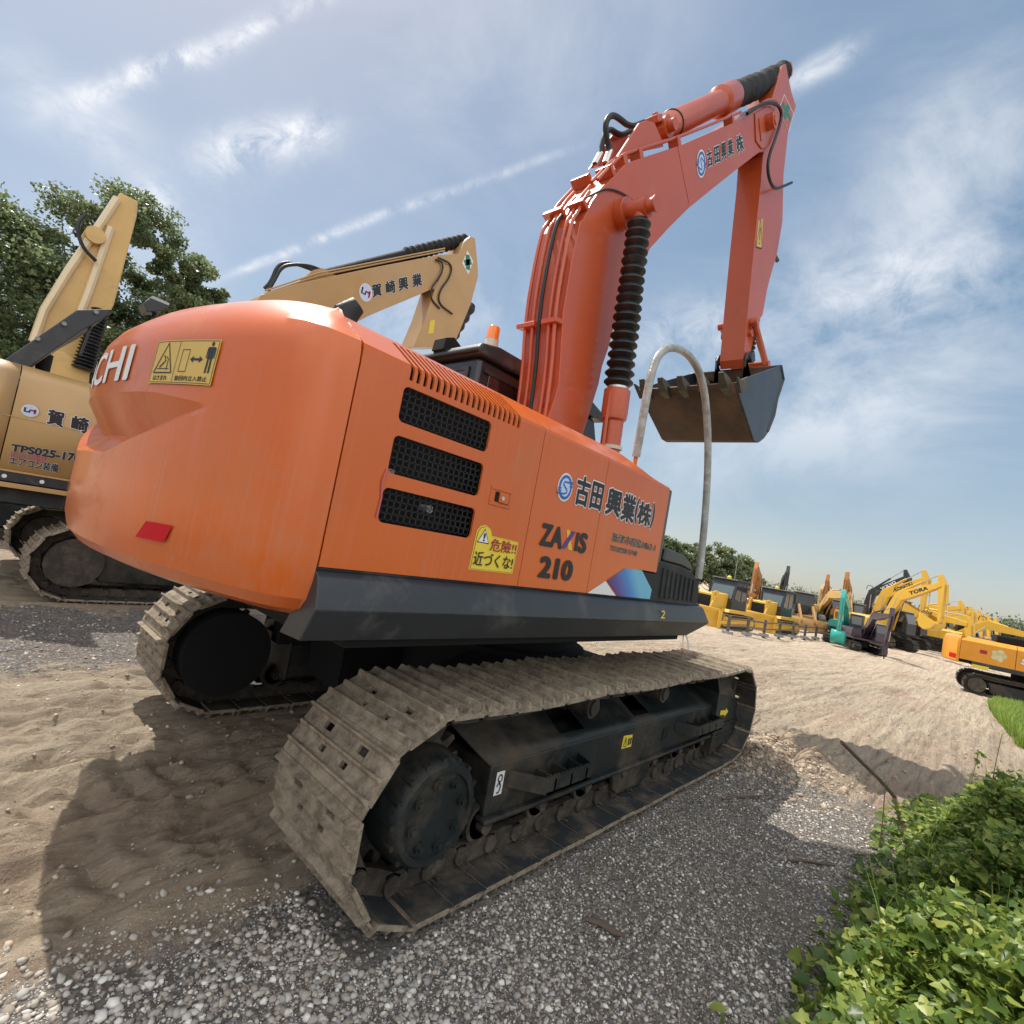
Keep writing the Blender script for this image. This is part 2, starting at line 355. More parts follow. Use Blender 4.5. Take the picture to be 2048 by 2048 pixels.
def final_drive(parent,x,z,s,yin,ytip):
    """s=-1 right side; drum that sticks out to ytip"""
    sp=MB();gear(sp,x,z,1.145*s-.025,1.145*s+.025,.315,.25,21);sp.build('sprocket',CHAIN,parent,smooth=30,bevel=.004)
    m=MB();Y=lambda v:v*s
    prof=[(.20,1.15*s),(.20,yin),(.222,yin+.005*s),(.222,yin+.03*s),(.212,ytip-.05*s),(.205,ytip-.02*s),(.19,ytip),(.165,ytip),(.162,ytip-.012*s),(.0001,ytip-.010*s)]
    n=36;V=[];F=[]
    for r,y in prof:
        for k in range(n): a=2*PI*k/n;V.append((x+r*math.cos(a),y,z+r*math.sin(a)))
    for i in range(len(prof)-1):
        for k in range(n): F.append((i*n+k,i*n+(k+1)%n,(i+1)*n+(k+1)%n,(i+1)*n+k))
    m.add(V,F);dr=m.build('final_drive',FRAME,parent,smooth=30)
    for k in range(8):
        a=2*PI*(k+.3)/8;cx,cz=x+.125*math.cos(a),z+.125*math.sin(a);bm=MB();bm.cyl((cx,ytip-.012*s,cz),(cx,ytip+.004*s,cz),.021,n=14);bm.cyl((cx,ytip+.002*s,cz),(cx,ytip+.015*s,cz),.013,n=6);bm.build('bolt',FRAME,dr,smooth=30)
    for k in range(16):
        a=2*PI*k/16;cx,cz=x+.206*math.cos(a),z+.206*math.sin(a);MB().cyl((cx,ytip-.08*s,cz),(cx,ytip-.014*s,cz),.013,n=6).build('rim_bolt',FRAME,dr,smooth=30)
# ------------------------------------------------------------- HERO EXCAVATOR
H=thing('crawler_excavator','large orange-red crawler excavator in the foreground with black 210 lettering and a raised boom','excavator')
XR,XF=-1.72,1.72
for s in (-1,1):
    uc=None
    make_track(H,s*1.145,.60,XR,XF,phase=.27,ms=STEELT)
    final_drive(H,XR,.43,s,s*1.25,s*1.415)
    MB().cyl((XR,s*.84,.43),(XR,s*1.10,.43),.285,n=40).build('travel_motor_cover',BLACK,H,smooth=30)
    idm=MB();idm.cyl((XF,s*1.02,.43),(XF,s*1.27,.43),.255,n=36);idm.cyl((XF,s*1.0,.43),(XF,s*1.29,.43),.07,n=20)
    for q in (-.1,.1): idm.cyl((XF,s*(1.145+q)-.02,.43),(XF,s*(1.145+q)+.02,.43),.285,n=36)
    idm.build('idler_wheel',CHAIN,H,smooth=30)
    for i in range(7):
        x=-1.28+i*.43;r=MB();r.cyl((x,s*1.02,.215),(x,s*1.27,.215),.075,n=18)
        for q in (-.11,.11): r.cyl((x,s*(1.145+q)-.015,.215),(x,s*(1.145+q)+.015,.215),.095,n=18)
        r.cyl((x,s*.98,.215),(x,s*1.31,.215),.035,n=12);r.build('track_roller',CHAIN,H,smooth=30)
    for x in (-.45,.50):
        r=MB();r.cyl((x,s*1.0,.665),(x,s*1.27,.665),.065,n=18);r.cyl((x,s*1.25,.665),(x,s*1.285,.665),.045,n=16);r.box(x-.05,x+.05,min(s*1.0,s*1.1),max(s*1.0,s*1.1),.60,.66);r.build('carrier_roller',CHAIN,H,smooth=30)
    # side frame: lower box, sloped cover plate with two openings
    fr=MB();o,i_=1.30,.80
    xs=[(-1.31,-1.31),(1.46,1.46)]
    V=[];sec=[(o,.255),(o,.50),(.80,.50),(.80,.255)]
    for x in (-1.31,1.46):
        for y,z in sec: V.append((x,s*y,z))
    fr.add(V,[(0,1,2,3),(7,6,5,4)]+[(k,(k+1)%4,4+(k+1)%4,4+k)[::s] for k in range(4)])
    fr.box(-1.33,1.50,*sorted((s*1.245,s*1.335)),.235,.262);fr.box(-1.30,1.45,*sorted((s*.95,s*1.25)),.19,.254)
    f0=fr.build('track_frame',FRAME,H,smooth=30,bevel=.012)
    sl=MB();XS=[-1.44,-.70,-.46,.14,.36,1.46];YZ=[(o,.503),(1.24,.535),(1.08,.630),(.97,.695)]
    V=[];F=[]
    for x in XS:
        for k,(y,z) in enumerate(YZ): V.append((x if x>-1.4 else x+.12-(z-.5)*.7,s*y,z))
    for a in range(5):
        for b in range(3):
            if a in (1,3) and b==1: continue
            q=(a*4+b,a*4+b+1,a*4+b+5,a*4+b+4);F.append(q if s>0 else q[::-1])
    sl.add(V,F);sl.build('cover_plate',FRAME,f0,smooth=50,solid=.012,off=-1)
    iw=MB().box(-1.40,1.45,*sorted((s*.82,s*.95)),.50,.68);iw.build('inner_rail',BLACK,f0,smooth=0)
    # idler guard
    g=MB().prism([(1.44,.50),(1.50,.585),(1.98,.50),(2.04,.44),(2.07,.18),(1.93,.12),(1.53,.11),(1.44,.2)],*sorted((s*1.31,s*.92)));g.box(1.46,2.06,*sorted((s*1.325,s*1.31)),.30,.315);g.box(1.46,2.05,*sorted((s*1.325,s*1.31)),.21,.22)
    gd=g.build('idler_guard',FRAME,H,smooth=30,bevel=.012)
    MB().prism([(1.405,.10),(1.405,.62),(1.32,.74),(1.345,.755),(1.44,.63),(1.44,.10)],*sorted((s*1.345,s*.95))).build('guard_plate',FRAME,gd,smooth=0,bevel=.005)
    MB().prism([(1.40,.64),(1.50,.72),(1.60,.735),(1.70,.69),(1.76,.585),(1.5,.585)],*sorted((s*1.22,s*1.0))).build('idler_cap',FRAME,gd,smooth=30,bevel=.01)
    # centre chain guide
    MB().prism([(-.14,.26),(-.10,.12),(-.04,.085),(.30,.085),(.36,.12),(.42,.26)],*sorted((s*1.30,s*1.275))).build('chain_guide',FRAME,f0,smooth=0,bevel=.006)
    for (a,b) in ((-1.08,-.60),(.80,1.38)):
        st=MB();y2=s*1.425
        st.box(a+.06,b-.03,*sorted((y2,y2-s*.010)),.355,.435)
        st.add([(a+.06,y2,.355),(a-.10,s*1.30,.375),(a-.10,s*1.30,.455),(a+.06,y2,.435)],[(0,1,2,3)]);st.add([(b-.03,y2,.355),(b+.02,s*1.30,.355),(b+.02,s*1.30,.435),(b-.03,y2,.435)],[(0,1,2,3)])
        for k in range(3): st.box(a+.12+k*.14,a+.13+k*.14,*sorted((s*1.30,y2)),.36,.42)
        for k in range(12): 
            x=a+.07+k*(b-a-.1)/12;st.add([(x,y2,.435),(x+.012,y2,.448),(x+.024,y2,.435)],[(0,1,2)])
        st.box(a+.06,b-.03,*sorted((s*1.30,y2)),.355,.362)
        st.build('step',FRAME,H,smooth=0,solid=.008)
# decals on the near track frame
fn=xzmap(-1.303)
polyflat('yellow_sticker',[(-.085,.375),(.045,.370),(.040,.450),(-.078,.457)],YSTK,H,fn)
lettering('⚠',INK,H,-.07,-.025,.385,.445,fn,.01,'sticker_mark');lettering('▪▪',INK,H,-.01,.03,.39,.43,fn,.01,'sticker_mark')
ar=[(1.60,.395),(1.72,.385),(1.72,.365),(1.80,.405),(1.73,.445),(1.73,.425),(1.60,.435)]
polyflat('arrow_sticker',ar,YSTK,H,xzmap(-1.313))
polyflat('tie_down_sticker',[(-1.268,.350),(-1.212,.350),(-1.212,.460),(-1.268,.460)],WHITE,H,fn)
mb=MB();ring2d(mb,-1.24,.428,.017,.020,.007,fn,(0,-.002,0));ring2d(mb,-1.243,.383,.017,.026,.008,fn,(0,-.002,0),-120,160)
mb.build('tie_down_mark',INK,H,smooth=0)
ho=MB();ho.prism([(.50,.34),(.515,.425),(.60,.425),(.60,.345)],-1.306,-1.2);ho.build('frame_slot',BLACK,H,smooth=0)
# centre body
cb=MB();cb.cyl((0,0,.42),(0,0,.80),.72,n=48)
for sx in (-1,1):
    for sy in (-1,1):
        cb.prism([(sx*.2,.42),(sx*.2,.78),(sx*.62,.76),(sx*1.15,.60),(sx*1.15,.30),(sx*.62,.40)],*sorted((sy*.35,sy*.82)))
cb.build('centre_frame',BLACK,H,smooth=30)
sr=MB();sr.cyl((0,0,.80),(0,0,.86),.60,n=48);sr.cyl((0,0,.86),(0,0,1.08),.66,n=64);sr.build('slew_ring',BLACK,H,smooth=30)
uf=MB();uf.box(-2.20,.55,-1.28,1.28,1.06,1.33);uf.box(.5,1.10,-.55,1.30,1.06,1.33);uf.box(-2.1,-.3,-.8,.8,.98,1.07);uf.build('revolving_frame',BLACK,H,smooth=0,bevel=.01)
# skirt
sk=MB();prof=[(-1.345,1.336,.675),(-1.372,1.318,.690),(-1.382,1.290,.712),(-1.400,1.215,.776),(-1.392,1.200,.760),(-1.340,1.105,.535),(-1.20,1.098,.50)]
V=[];n=len(prof)
for y,z,xe in prof: V.append((-2.40,y,z))
for y,z,xe in prof: V.append((xe,y,z))
V+= [(.62,-.75,1.336),(.7,-.75,1.21),(.5,-.75,1.098)]
F=[(i,n+i,n+i+1,i+1) for i in range(n-1)]
V2=[(-2.385,-1.24,1.33)]
F+= [(0,)+tuple(range(1,n)),(n,2*n,2*n+1),(n,2*n+1,n+3),(n+3,2*n+1,2*n+2,2*n-1)]
sk.add(V,F);SK=sk.build('side_skirt',CHAR,H,smooth=25,bevel=.006)
mb=MB();f2=lambda u,v:(u,-1.3895+ (v-1.25)*(-.24),v)
lettering('2',YSTK,SK,-.045,.015,1.235,1.285,xzmap(-1.3965),.01,'skirt_mark')
MB().tube([(-2.40,-1.347,1.34),(.66,-1.347,1.34)],.006,6).build('skirt_lip',CHAR,SK)
# body shells
PY=-1.355
PROF=[(PY,1.345),(PY,1.517),(PY,1.640),(PY,1.690),(PY,1.825),(PY,1.873),(PY,2.000),(PY,2.024),(PY,2.062),(-1.347,2.080),(-1.26,2.140),(-1.195,2.183),(-1.155,2.206),(-1.10,2.224),(-.95,2.236),(-.55,2.245),(-.5,2.245)]
def shell(name,xs,prof,skip,m,parent,taper=None,solid=.010,smooth=28):
    V=[];F=[];n=len(prof);mb=MB()
    for i,x in enumerate(xs):
        for (y,z) in prof:
            d=taper(x) if taper else 0
            V.append((x,y+d*(1 if z<2.2 else .3)*1.0,z-d*max(0,(z-1.9))/.35))
    for i in range(len(xs)-1):
        for j in range(n-1):
            if skip and skip(i,j): continue
            F.append((i*n+j,(i+1)*n+j,(i+1)*n+j+1,i*n+j+1))
    mb.add(V,F);return mb.build(name,m,parent,smooth=smooth,solid=solid,off=-1)
sl0,npitch,sw,ns=-2.203,.0305,.016,20
xs=[-2.394,-2.217];slots=[]
for k in range(ns):
    a=sl0+k*npitch;slots.append((a,a+sw));xs+=[a,a+sw]
xs+=[-1.773,-1.434]
xs=sorted(set(round(x,4) for x in xs))
def skA(i,j):
    xm=(xs[i]+xs[i+1])/2
    if -2.217<xm<-1.773 and j in (1,3,5): return True
    return 7<=j<=10 and any(a<xm<b for a,b in slots)
EP=shell('engine_door',xs,PROF,skA,ORANGE,H,smooth=0)
wins=[(-2.217,-1.773,1.517,1.640),(-2.217,-1.773,1.690,1.825),(-2.217,-1.773,1.873,2.000)]
for (a,b,c,d) in wins:
    w=MB();r=.022
    for cx,cz,ax,az in ((a,c,1,1),(b,c,-1,1),(b,d,-1,-1),(a,d,1,-1)):
        P=[(cx,cz)]+[(cx+ax*r*(1-math.cos(t)),cz+az*r*(1-math.sin(t))) for t in [PI/2*k/6 for k in range(7)]]
        w.prism(P,PY+.0002,PY+.010)
    w.build('grille_corner',ORANGE,EP,smooth=0)
    hx=MB();hw=.0095;c0=.027
    row=0;z=c
    while z<d+c0:
        x=a+(row%2)*c0*.866
        while x<b+c0:
            O=[(x+hw*1.0*c0/hw*.577*1.0*math.sin(k*PI/3),z+.577*c0*math.cos(k*PI/3)) for k in range(6)]
            I=[(x+.47*c0*math.sin(k*PI/3),z+.47*c0*math.cos(k*PI/3)) for k in range(6)]
            if a<x<b and c<z<d:
                n0=len(hx.v);hx.add([(p[0],PY+.016,p[1]) for p in O+I],[(k,(k+1)%6,6+(k+1)%6,6+k) for k in range(6)])
            x+=c0*1.0
        z+=c0*.866;row+=1
    hx.build('grille_mesh',CHARR,EP,smooth=0)
eb=MB();eb.box(-2.38,-.16,-1.22,.95,1.34,2.12);eb.build('engine_bay',BLACK,H,smooth=0);MB().box(-2.56,-2.385,-.80,.80,1.25,2.10).build('sun_leak_block',BLACK,H,smooth=0)  # bay box widened and hidden block added to stop sun leaking through
# junk faintly visible behind the grilles
jk=MB();jk.cyl((-1.96,-1.25,1.6),(-1.96,-1.30,1.6),.016);jk.box(-2.18,-2.13,-1.27,-1.25,1.70,1.715);jk.build('engine_fitting',GREY,H)
PP=shell('pump_door',[-1.430,-.872],PROF,None,ORANGE,H,smooth=0)
TP=lambda x: 0 if x<-.45 else (.012 if x<-.25 else .0)
# front compartment panel: lower front corner is cut away for the tool box
fp=MB();n=len(PROF);V=[];F=[]
XF2=[-.868,-.60,-.45,-.34,-.24,-.16,-.118]
def fz(x,y,z):
    d=max(0,(x+.50)/.38);t=max(0,(z-2.06)/.18)
    return z-.10*d*d*t
for x in XF2:
    for (y,z) in PROF: V.append((x,y,fz(x,y,z)))
for i in range(len(XF2)-1):
    for j in range(n-1):
        if j==0 and XF2[i]>=-.36: continue
        F.append((i*n+j,(i+1)*n+j,(i+1)*n+j+1,i*n+j+1))
fp.add(V,F);FP_=fp.build('tank_panel',ORANGE,H,smooth=0,solid=.01,off=-1)
de=MB();V=[];F=[];X3=[(-.114,.004),(-.075,.006),(-.045,.020),(-.028,.05)]
PR2=[(PY,1.52)]+PROF[2:]
n=len(PR2)
for x,ins in X3:
    for (y,z) in PR2: V.append((x,y+ins,fz(x,y,z)-ins*(1 if z>2.05 else 0)))
for i in range(3):
    for j in range(n-1): F.append((i*n+j,(i+1)*n+j,(i+1)*n+j+1,i*n+j+1))
F.append(tuple(range(3*n,4*n))+())
V+= [(-.028,-.5,1.52)];F[-1]=tuple(range(3*n,4*n))+(4*n,)
de.add(V,F);de.build('tank_front_cover',CHAR,H,smooth=30)
# tool box with louvred side in front of the tank
tb=MB().prism([(-.32,1.338),(-.32,1.512),(-.105,1.512),(-.095,1.60),(.28,1.590),(.46,1.565),(.565,1.52),(.615,1.455),(.630,1.39),(.625,1.318)],-1.352,-.72)
TB=tb.build('tool_box',CHARR,H,smooth=25,bevel=.018,seg=3)
MB().prism([(-.02,1.60),(-.01,1.682),(.10,1.686),(.30,1.668),(.42,1.625),(.50,1.565),(.28,1.594)],-1.345,-.72).build('tool_box_lid',CHAR,TB,smooth=25,bevel=.015,seg=3)
rb=MB()
for k in range(8):
    x=-.02+k*.072
    rb.prism([(x,1.36),(x+.022,1.36),(x+.012-.004*k*.3,1.555-.006*k),(x-.012,1.558-.006*k)],-1.364,-1.35)
rb.build('louvre',CHARR,TB,smooth=0,bevel=.004)
# hexagon graphic and white triangle
f3=xzmap(-1.3575)
polyflat('hexagon_graphic',[(-.518,1.508),(-.315,1.515),(-.145,1.405),(-.150,1.345),(-.545,1.345),(-.690,1.424)],HEXM,FP_,xzmap(-1.3585))
polyflat('white_triangle',[(-.704,1.421),(-.862,1.345),(-.570,1.345)],WHITE,FP_,f3)
# latch
la=MB();lx0,lx1,lz0,lz1=-1.708,-1.577,1.672,1.750
la.box(lx0,lx1,PY-.004,PY,lz0,lz0+.012);la.box(lx0,lx1,PY-.004,PY,lz1-.012,lz1);la.box(lx0,lx0+.012,PY-.004,PY,lz0+.012,lz1-.012);la.box(lx1-.012,lx1,PY-.004,PY,lz0+.012,lz1-.012)
LA=la.build('door_latch',ORANGE,EP,smooth=0,bevel=.003)
MB().box(lx0+.03,lx0+.05,PY-.0025,PY,lz0+.018,lz1-.018).build('latch_recess',BLACK,LA,smooth=0)
MB().box(lx0+.052,lx1-.02,PY-.010,PY,lz0+.016,lz1-.016).build('latch_paddle',ORANGE,LA,smooth=0,bevel=.004)
MB().cyl((-1.640,PY-.010,1.708),(-1.640,PY-.014,1.708),.009,n=16).build('lock_cylinder',CHROME,LA)
# red protective ribbon on the grille
MB().tube([(-2.222,PY-.004,1.70),(-2.232,PY-.006,1.66),(-2.222,PY-.004,1.60),(-2.226,PY-.005,1.53)],.0035,6).build('pink_string',mat('pink_string',(.5,.12,.15),.6),EP)
# lettering on the doors
fs=xzmap(PY-.0015)
emblem_s(PP,-1.215,1.845,.052,.060,fs)
for ch,u0,u1,v0,v1 in (('古',-1.122,-1.008,1.785,1.927),('田',-.985,-.882,1.788,1.922)):
    lettering(ch,INK,PP,u0,u1,v0,v1,fs,.035,'company_lettering',.075)
for ch,u0,u1,v0,v1 in (('興',-.829,-.683,1.783,1.923),('業',-.662,-.522,1.776,1.926),('(',-.512,-.487,1.782,1.925),('株',-.478,-.318,1.785,1.915),(')',-.308,-.280,1.780,1.930)):
    lettering(ch,INK,FP_,u0,u1,v0,v1,fs,.035,'company_lettering',.075)
polyflat('letter_i',[(-1.052,1.551),(-1.026,1.551),(-1.026,1.646),(-1.052,1.646)],INK,PP,fs,(0,-.002,0))
for ch,u0,u1 in (('Z',-1.330,-1.256),('A',-1.250,-1.165),('S',-1.014,-.954)):
    lettering(ch,INK,PP,u0,u1,1.551,1.646,fs,.045,'model_lettering')
polyflat('letter_x_stroke',[(-1.143,1.646),(-1.112,1.646),(-1.066,1.551),(-1.098,1.551)],GOLD,PP,fs)
polyflat('letter_x_stroke',[(-1.098,1.646),(-1.062,1.646),(-1.128,1.551),(-1.160,1.551)],VIOL,PP,fs,(0,-.001,0))
lettering('210',INK,PP,-1.296,-1.040,1.401,1.494,fs,.05,'model_lettering')
lettering('新津市程島1862-1',INK,FP_,-.712,-.190,1.643,1.695,fs,.0,'address_lettering',.03,mat('silver_vinyl',(.45,.47,.42),.4))
lettering('TEL0250-5740',INK,FP_,-.717,-.408,1.592,1.622,fs,-.0,'phone_lettering',.035,MATS['silver_vinyl'])
# danger sticker
DS=EP
dp=[(-1.751,1.394),(-1.482,1.397),(-1.478,1.540),(-1.655,1.545),(-1.668,1.572),(-1.700,1.585),(-1.730,1.575),(-1.745,1.555)]
def inset(P,k,c): return [(c[0]+(p[0]-c[0])*k,c[1]+(p[1]-c[1])*k) for p in P]
S0=polyflat('danger_sticker',dp,YSTK,EP,xzmap(PY-.001))
polyflat('sticker_border',inset(dp,.955,(-1.615,1.475)),INK,S0,xzmap(PY-.0018));polyflat('sticker_field',inset(dp,.94,(-1.615,1.475)),YSTK,S0,xzmap(PY-.0024))
polyflat('warning_triangle',[(-1.736,1.508),(-1.664,1.508),(-1.700,1.570)],INK,S0,xzmap(PY-.0030));polyflat('warning_field',[(-1.730,1.512),(-1.670,1.512),(-1.700,1.563)],WHITE,S0,xzmap(PY-.0036))
lettering('!',INK,S0,-1.704,-1.696,1.518,1.550,xzmap(PY-.004),.02,'warning_mark')
lettering('危險!!',REDI,S0,-1.655,-1.490,1.483,1.535,xzmap(PY-.003),.012,'danger_lettering')
lettering('近づくな!',INK,S0,-1.737,-1.497,1.415,1.472,xzmap(PY-.003),.012,'danger_lettering')
# ------------------------------------------------------------- counterweight
Rc=2.835
outl=[(-2.400,PY)]
cxr=(-2.363,-1.155);r_=.20
a0=math.atan2(-1,0);a1=math.atan2(cxr[1],cxr[0])
for k in range(9):
    a=-PI/2+(a1+0-(-PI/2) if a1>-PI/2 else a1+PI/2)*k/8
    outl.append((cxr[0]+r_*math.cos(a),cxr[1]+r_*math.sin(a)))
outl=[p for i,p in enumerate(outl) if i==0 or p[0]<-2.401]
ymax=-outl[-1][1]
ys=np.linspace(-ymax,ymax,90)
half=[(p[0],p[1],0.) for p in outl[:-1]]
full=[(p[0],p[1]) for p in outl[:-1]]+[(-math.sqrt(Rc*Rc-y*y),y) for y in ys]+[(p[0],-p[1]) for p in outl[:-1][::-1]]
CWTOP=[(1.92,.0),(2.03,.004),(2.09,.018),(2.14,.045),(2.185,.085),(2.225,.125),(2.26,.18),(2.29,.25),(2.315,.34),(2.335,.46),(2.345,.6)]
CWSEAM=[(1.92,0),(2.01,.0),(2.05,.004),(2.085,.014),(2.11,.045),(2.138,.085),(2.163,.125),(2.188,.165),(2.21,.21),(2.224,.27),(2.238,.42)]
def cwcol(y):
    t=max(0.,min(1.,(abs(y)*-1+.925)/1.05));t=max(0,min(1,(.925-abs(y))/.62))
    if t>0:
        zu=1.800+.032*min(1,t*2);zm=1.790-.115*t;zl=1.770-.185*t;d=.085*min(1,t*1.25+.03)
    else: zu,zm,zl,d=1.800,1.790,1.770,0.
    low=[(1.175,.34),(1.165,.20),(1.170,.12),(1.195,.06),(1.235,.025),(1.30,.006),(1.38,0),(1.45,0),(zl,.0),(zm,d),(zm+(zu-zm)*.5,d*.52),(zu,0)]+CWTOP
    return low
V=[];F=[];n=len(cwcol(0));N=len(full)
for i,(x,y) in enumerate(full):
    L=math.hypot(x,y);a=full[max(0,i-1)];b=full[min(N-1,i+1)];t=Vector((b[0]-a[0],b[1]-a[1])).normalized();nn=Vector((t.y,-t.x)).normalized()
    if nn.x*x+nn.y*y>0: nn=-nn
    if i in (0,N-1): nn=Vector((0,1 if y<0 else -1))
    cc_=cwcol(y);wb=min(1,max(0,(-x-2.40)/.30));wb=wb*wb*(3-2*wb);k0=len(cc_)-len(CWTOP)
    cc_=cc_[:k0]+[(p[0]*wb+q[0]*(1-wb),p[1]*wb+q[1]*(1-wb)) for p,q in zip(CWTOP,CWSEAM)]
    for z,d in cc_:
        X_=x+nn.x*d if i not in (0,N-1) else x;s_=min(1,max(0,(-X_-2.40)/.30));s_=s_*s_*(3-2*s_);V.append((min(X_,-2.40),y+nn.y*d,min(z,2.236+.115*s_) if z>2.236 else z))
for i in range(N-1):
    for j in range(n-1): F.append((i*n+j,i*n+j+1,(i+1)*n+j+1,(i+1)*n+j))
F.append(tuple(i*n for i in range(N)));F.append(tuple(i*n+n-1 for i in range(N))[::-1]);F.append(tuple(range(n-1,-1,-1)));F.append(tuple((N-1)*n+j for j in range(n)))
cw=MB();cw.add(V,F);CW=cw.build('counterweight',ORANGE,H,smooth=17)
top=MB().box(-2.36,-.2,-1.0,1.1,2.12,2.235);top.build('hood_top',ORANGE,H,smooth=0,bevel=.02)
fc=lambda r=Rc+.003:cylmap(r)
def fcw(u,v):
    d=0
    for (z0,a_),(z1,b_) in zip(CWTOP[:-1],CWTOP[1:]):
        if z0<=v<=z1: d=a_+(b_-a_)*(v-z0)/(z1-z0)
    r=Rc+.0045-d;return (-math.sqrt(r*r-u*u),-u,v) 
L3=(-.0008,0,0)
lettering('HITACHI',WHITE,CW,-.98,.385,1.880,2.022,fcw,.02,'maker_lettering',shear=0.,lift=L3)
# pictogram sticker: u=-y
U0,U1,Z0,Z1=.577,.936,1.862,2.024
PS=polyflat('warning_sticker',[(U0,Z0),(U1,Z0),(U1,Z1),(U0,Z1)],GSTK,CW,fcw,(-.001,0,0),16)
def fl(k): return lambda u,v:tuple(Vector(fcw(u,v))+Vector((-.0005*k,-.0002*k,0)))
mb=MB();z=.006
for a,b in (((U0+.006,Z0+.005),(U1-.006,Z0+.005)),((U1-.006,Z0+.005),(U1-.006,Z1-.005)),((U1-.006,Z1-.005),(U0+.006,Z1-.005)),((U0+.006,Z1-.005),(U0+.006,Z0+.005)),((U0+.15,Z0+.006),(U0+.15,Z1-.006))):
    stroke(mb,[(a[0]+(b[0]-a[0])*i/12,a[1]+(b[1]-a[1])*i/12) for i in range(13)],.0022,fl(3),(0,0,0))
tri=[(U0+.022,Z0+.040),(U0+.135,Z0+.040),(U0+.079,Z1-.010),(U0+.022,Z0+.040)]
for a,b in zip(tri[:-1],tri[1:]): stroke(mb,[a,((a[0]+b[0])/2,(a[1]+b[1])/2),b],.005,fl(3),(0,0,0))
stroke(mb,[(U0+.055,Z0+.060),(U0+.085,Z0+.085),(U0+.070,Z0+.105)],.006,fl(3),(0,0,0));stroke(mb,[(U0+.10,Z0+.050),(U0+.10,Z0+.09),(U0+.085,Z0+.10)],.004,fl(3),(0,0,0));stroke(mb,[(U0+.04,Z0+.055),(U0+.115,Z0+.055)],.003,fl(3),(0,0,0))
rc=[(U0+.175,Z0+.045),(U0+.215,Z0+.045),(U0+.215,Z0+.125),(U0+.175,Z0+.125),(U0+.175,Z0+.045)]
for a,b in zip(rc[:-1],rc[1:]): stroke(mb,[a,b],.0025,fl(3),(0,0,0))
stroke(mb,[(U0+.236,Z0+.09),(U0+.282,Z0+.09)],.008,fl(3),(0,0,0))
for sg,x in ((1,U0+.226),(-1,U0+.292)): mb.add([fl(3)(x,Z0+.09),fl(3)(x+sg*.018,Z0+.078),fl(3)(x+sg*.018,Z0+.102)],[(0,1,2)])
mb.build('pictogram_lines',INK,PS,smooth=0)
mb=MB();px=U0+.325;mb.add([fl(3)(*p) for p in ellipse(px,Z0+.146,.007,.008,12)],[tuple(range(12))])
mb.add([fl(3)(*p) for p in [(px-.016,Z0+.135),(px+.016,Z0+.135),(px+.013,Z0+.092),(px-.013,Z0+.092)]],[(0,3,2,1)])
for s in (-1,1): stroke(mb,[(px+s*.018,Z0+.132),(px+s*.019,Z0+.095)],.004,fl(3),(0,0,0));stroke(mb,[(px+s*.007,Z0+.094),(px+s*.008,Z0+.042)],.008,fl(3),(0,0,0))
mb.build('person_symbol',INK,PS,smooth=0)
lettering('はさまれ',INK,PS,U0+.030,U0+.118,Z0+.012,Z0+.030,fl(3),.015,'sticker_lettering',lift=(0,0,0))
lettering('旋回内立入禁止',INK,PS,U0+.165,U0+.335,Z0+.012,Z0+.030,fl(3),.01,'sticker_lettering',lift=(0,0,0))
polyflat('rear_reflector',[(.725,1.313),(.880,1.319),(.905,1.380),(.765,1.374)],REFL,CW,fc(),(-.002,0,0),8,label='dark red reflector on the orange counterweight')
lettering('超低騒音',mat('faded_ink',(.10,.07,.055),.6),CW,-.345,-.305,1.29,1.555,lambda u,v:cylmap(Rc+.004)(u,v),.03,'faded_lettering',quad=None,lift=L3)
mb=MB()
for k in range(5):
    u=-.285+k*.014;mb.add([cylmap(Rc+.004)(u,1.395),cylmap(Rc+.004)(u+.011,1.395),cylmap(Rc+.004)(u+.011,1.435),cylmap(Rc+.004)(u,1.435)],[(0,1,2,3)])
mb.build('barcode_label',INK,CW,smooth=0)
# exhaust and mirror heads above the hood
ex=MB();ex.tube([(-2.28,-.95,2.22),(-2.28,-.95,2.30),(-2.25,-.97,2.345)],[.05,.05,.035],16);ex.build('exhaust_stub',FRAME,H)
# far side bodywork
lf=MB();lf.box(-2.394,-.5,1.0,1.355,1.34,2.20);lf.build('left_side_door',ORANGE,H,smooth=0,bevel=.04)
# ------------------------------------------------------------- hero cab
CB=MB();CB.prism([(-.43,1.34),(-.43,3.02),(1.35,3.02),(1.80,2.1),(1.85,1.34)],.36,1.33);CAB=CB.build('cab',mat('cab_black',(.018,.018,.022),.35,coat=.4,var=.2),H,smooth=0,bevel=.045,seg=3)
rf=MB().prism([(-.47,3.02),(-.50,3.06),(-.46,3.12),(-.25,3.165),(1.2,3.17),(1.45,3.10),(1.5,3.02)],.32,1.36);rf.build('cab_roof',CHAR,CAB,smooth=30,bevel=.025)
MB().prism([(-.40,3.128),(-.25,3.172),(.9,3.178),(1.15,3.14)],.36,1.32).build('roof_panel',ROOFG,CAB,smooth=0,bevel=.01)
w=MB().box(-.445,-.43,.50,1.22,2.42,2.90);w.build('rear_window',GLASS,CAB,smooth=0,bevel=.004)
g=MB()
for a in ((-.452,-.43,.46,.50,2.38,2.94),(-.452,-.43,1.22,1.26,2.38,2.94),(-.452,-.43,.50,1.22,2.90,2.94),(-.455,-.43,.50,1.22,2.68,2.70)): g.box(*a)
g.build('window_frame',CHAR,CAB,smooth=0,bevel=.006)
MB().box(-.30,1.10,.345,.36,1.9,2.90).build('side_window',mat('boom_reflection_glass',(.035,.015,.016),.12,spec=.9,coat=.5),CAB,smooth=0,bevel=.004)  # brown tint puts the orange boom's reflection into the glass colour
MB().box(-.36,1.16,.338,.352,2.90,2.93).build('window_trim',CHAR,CAB,smooth=0)
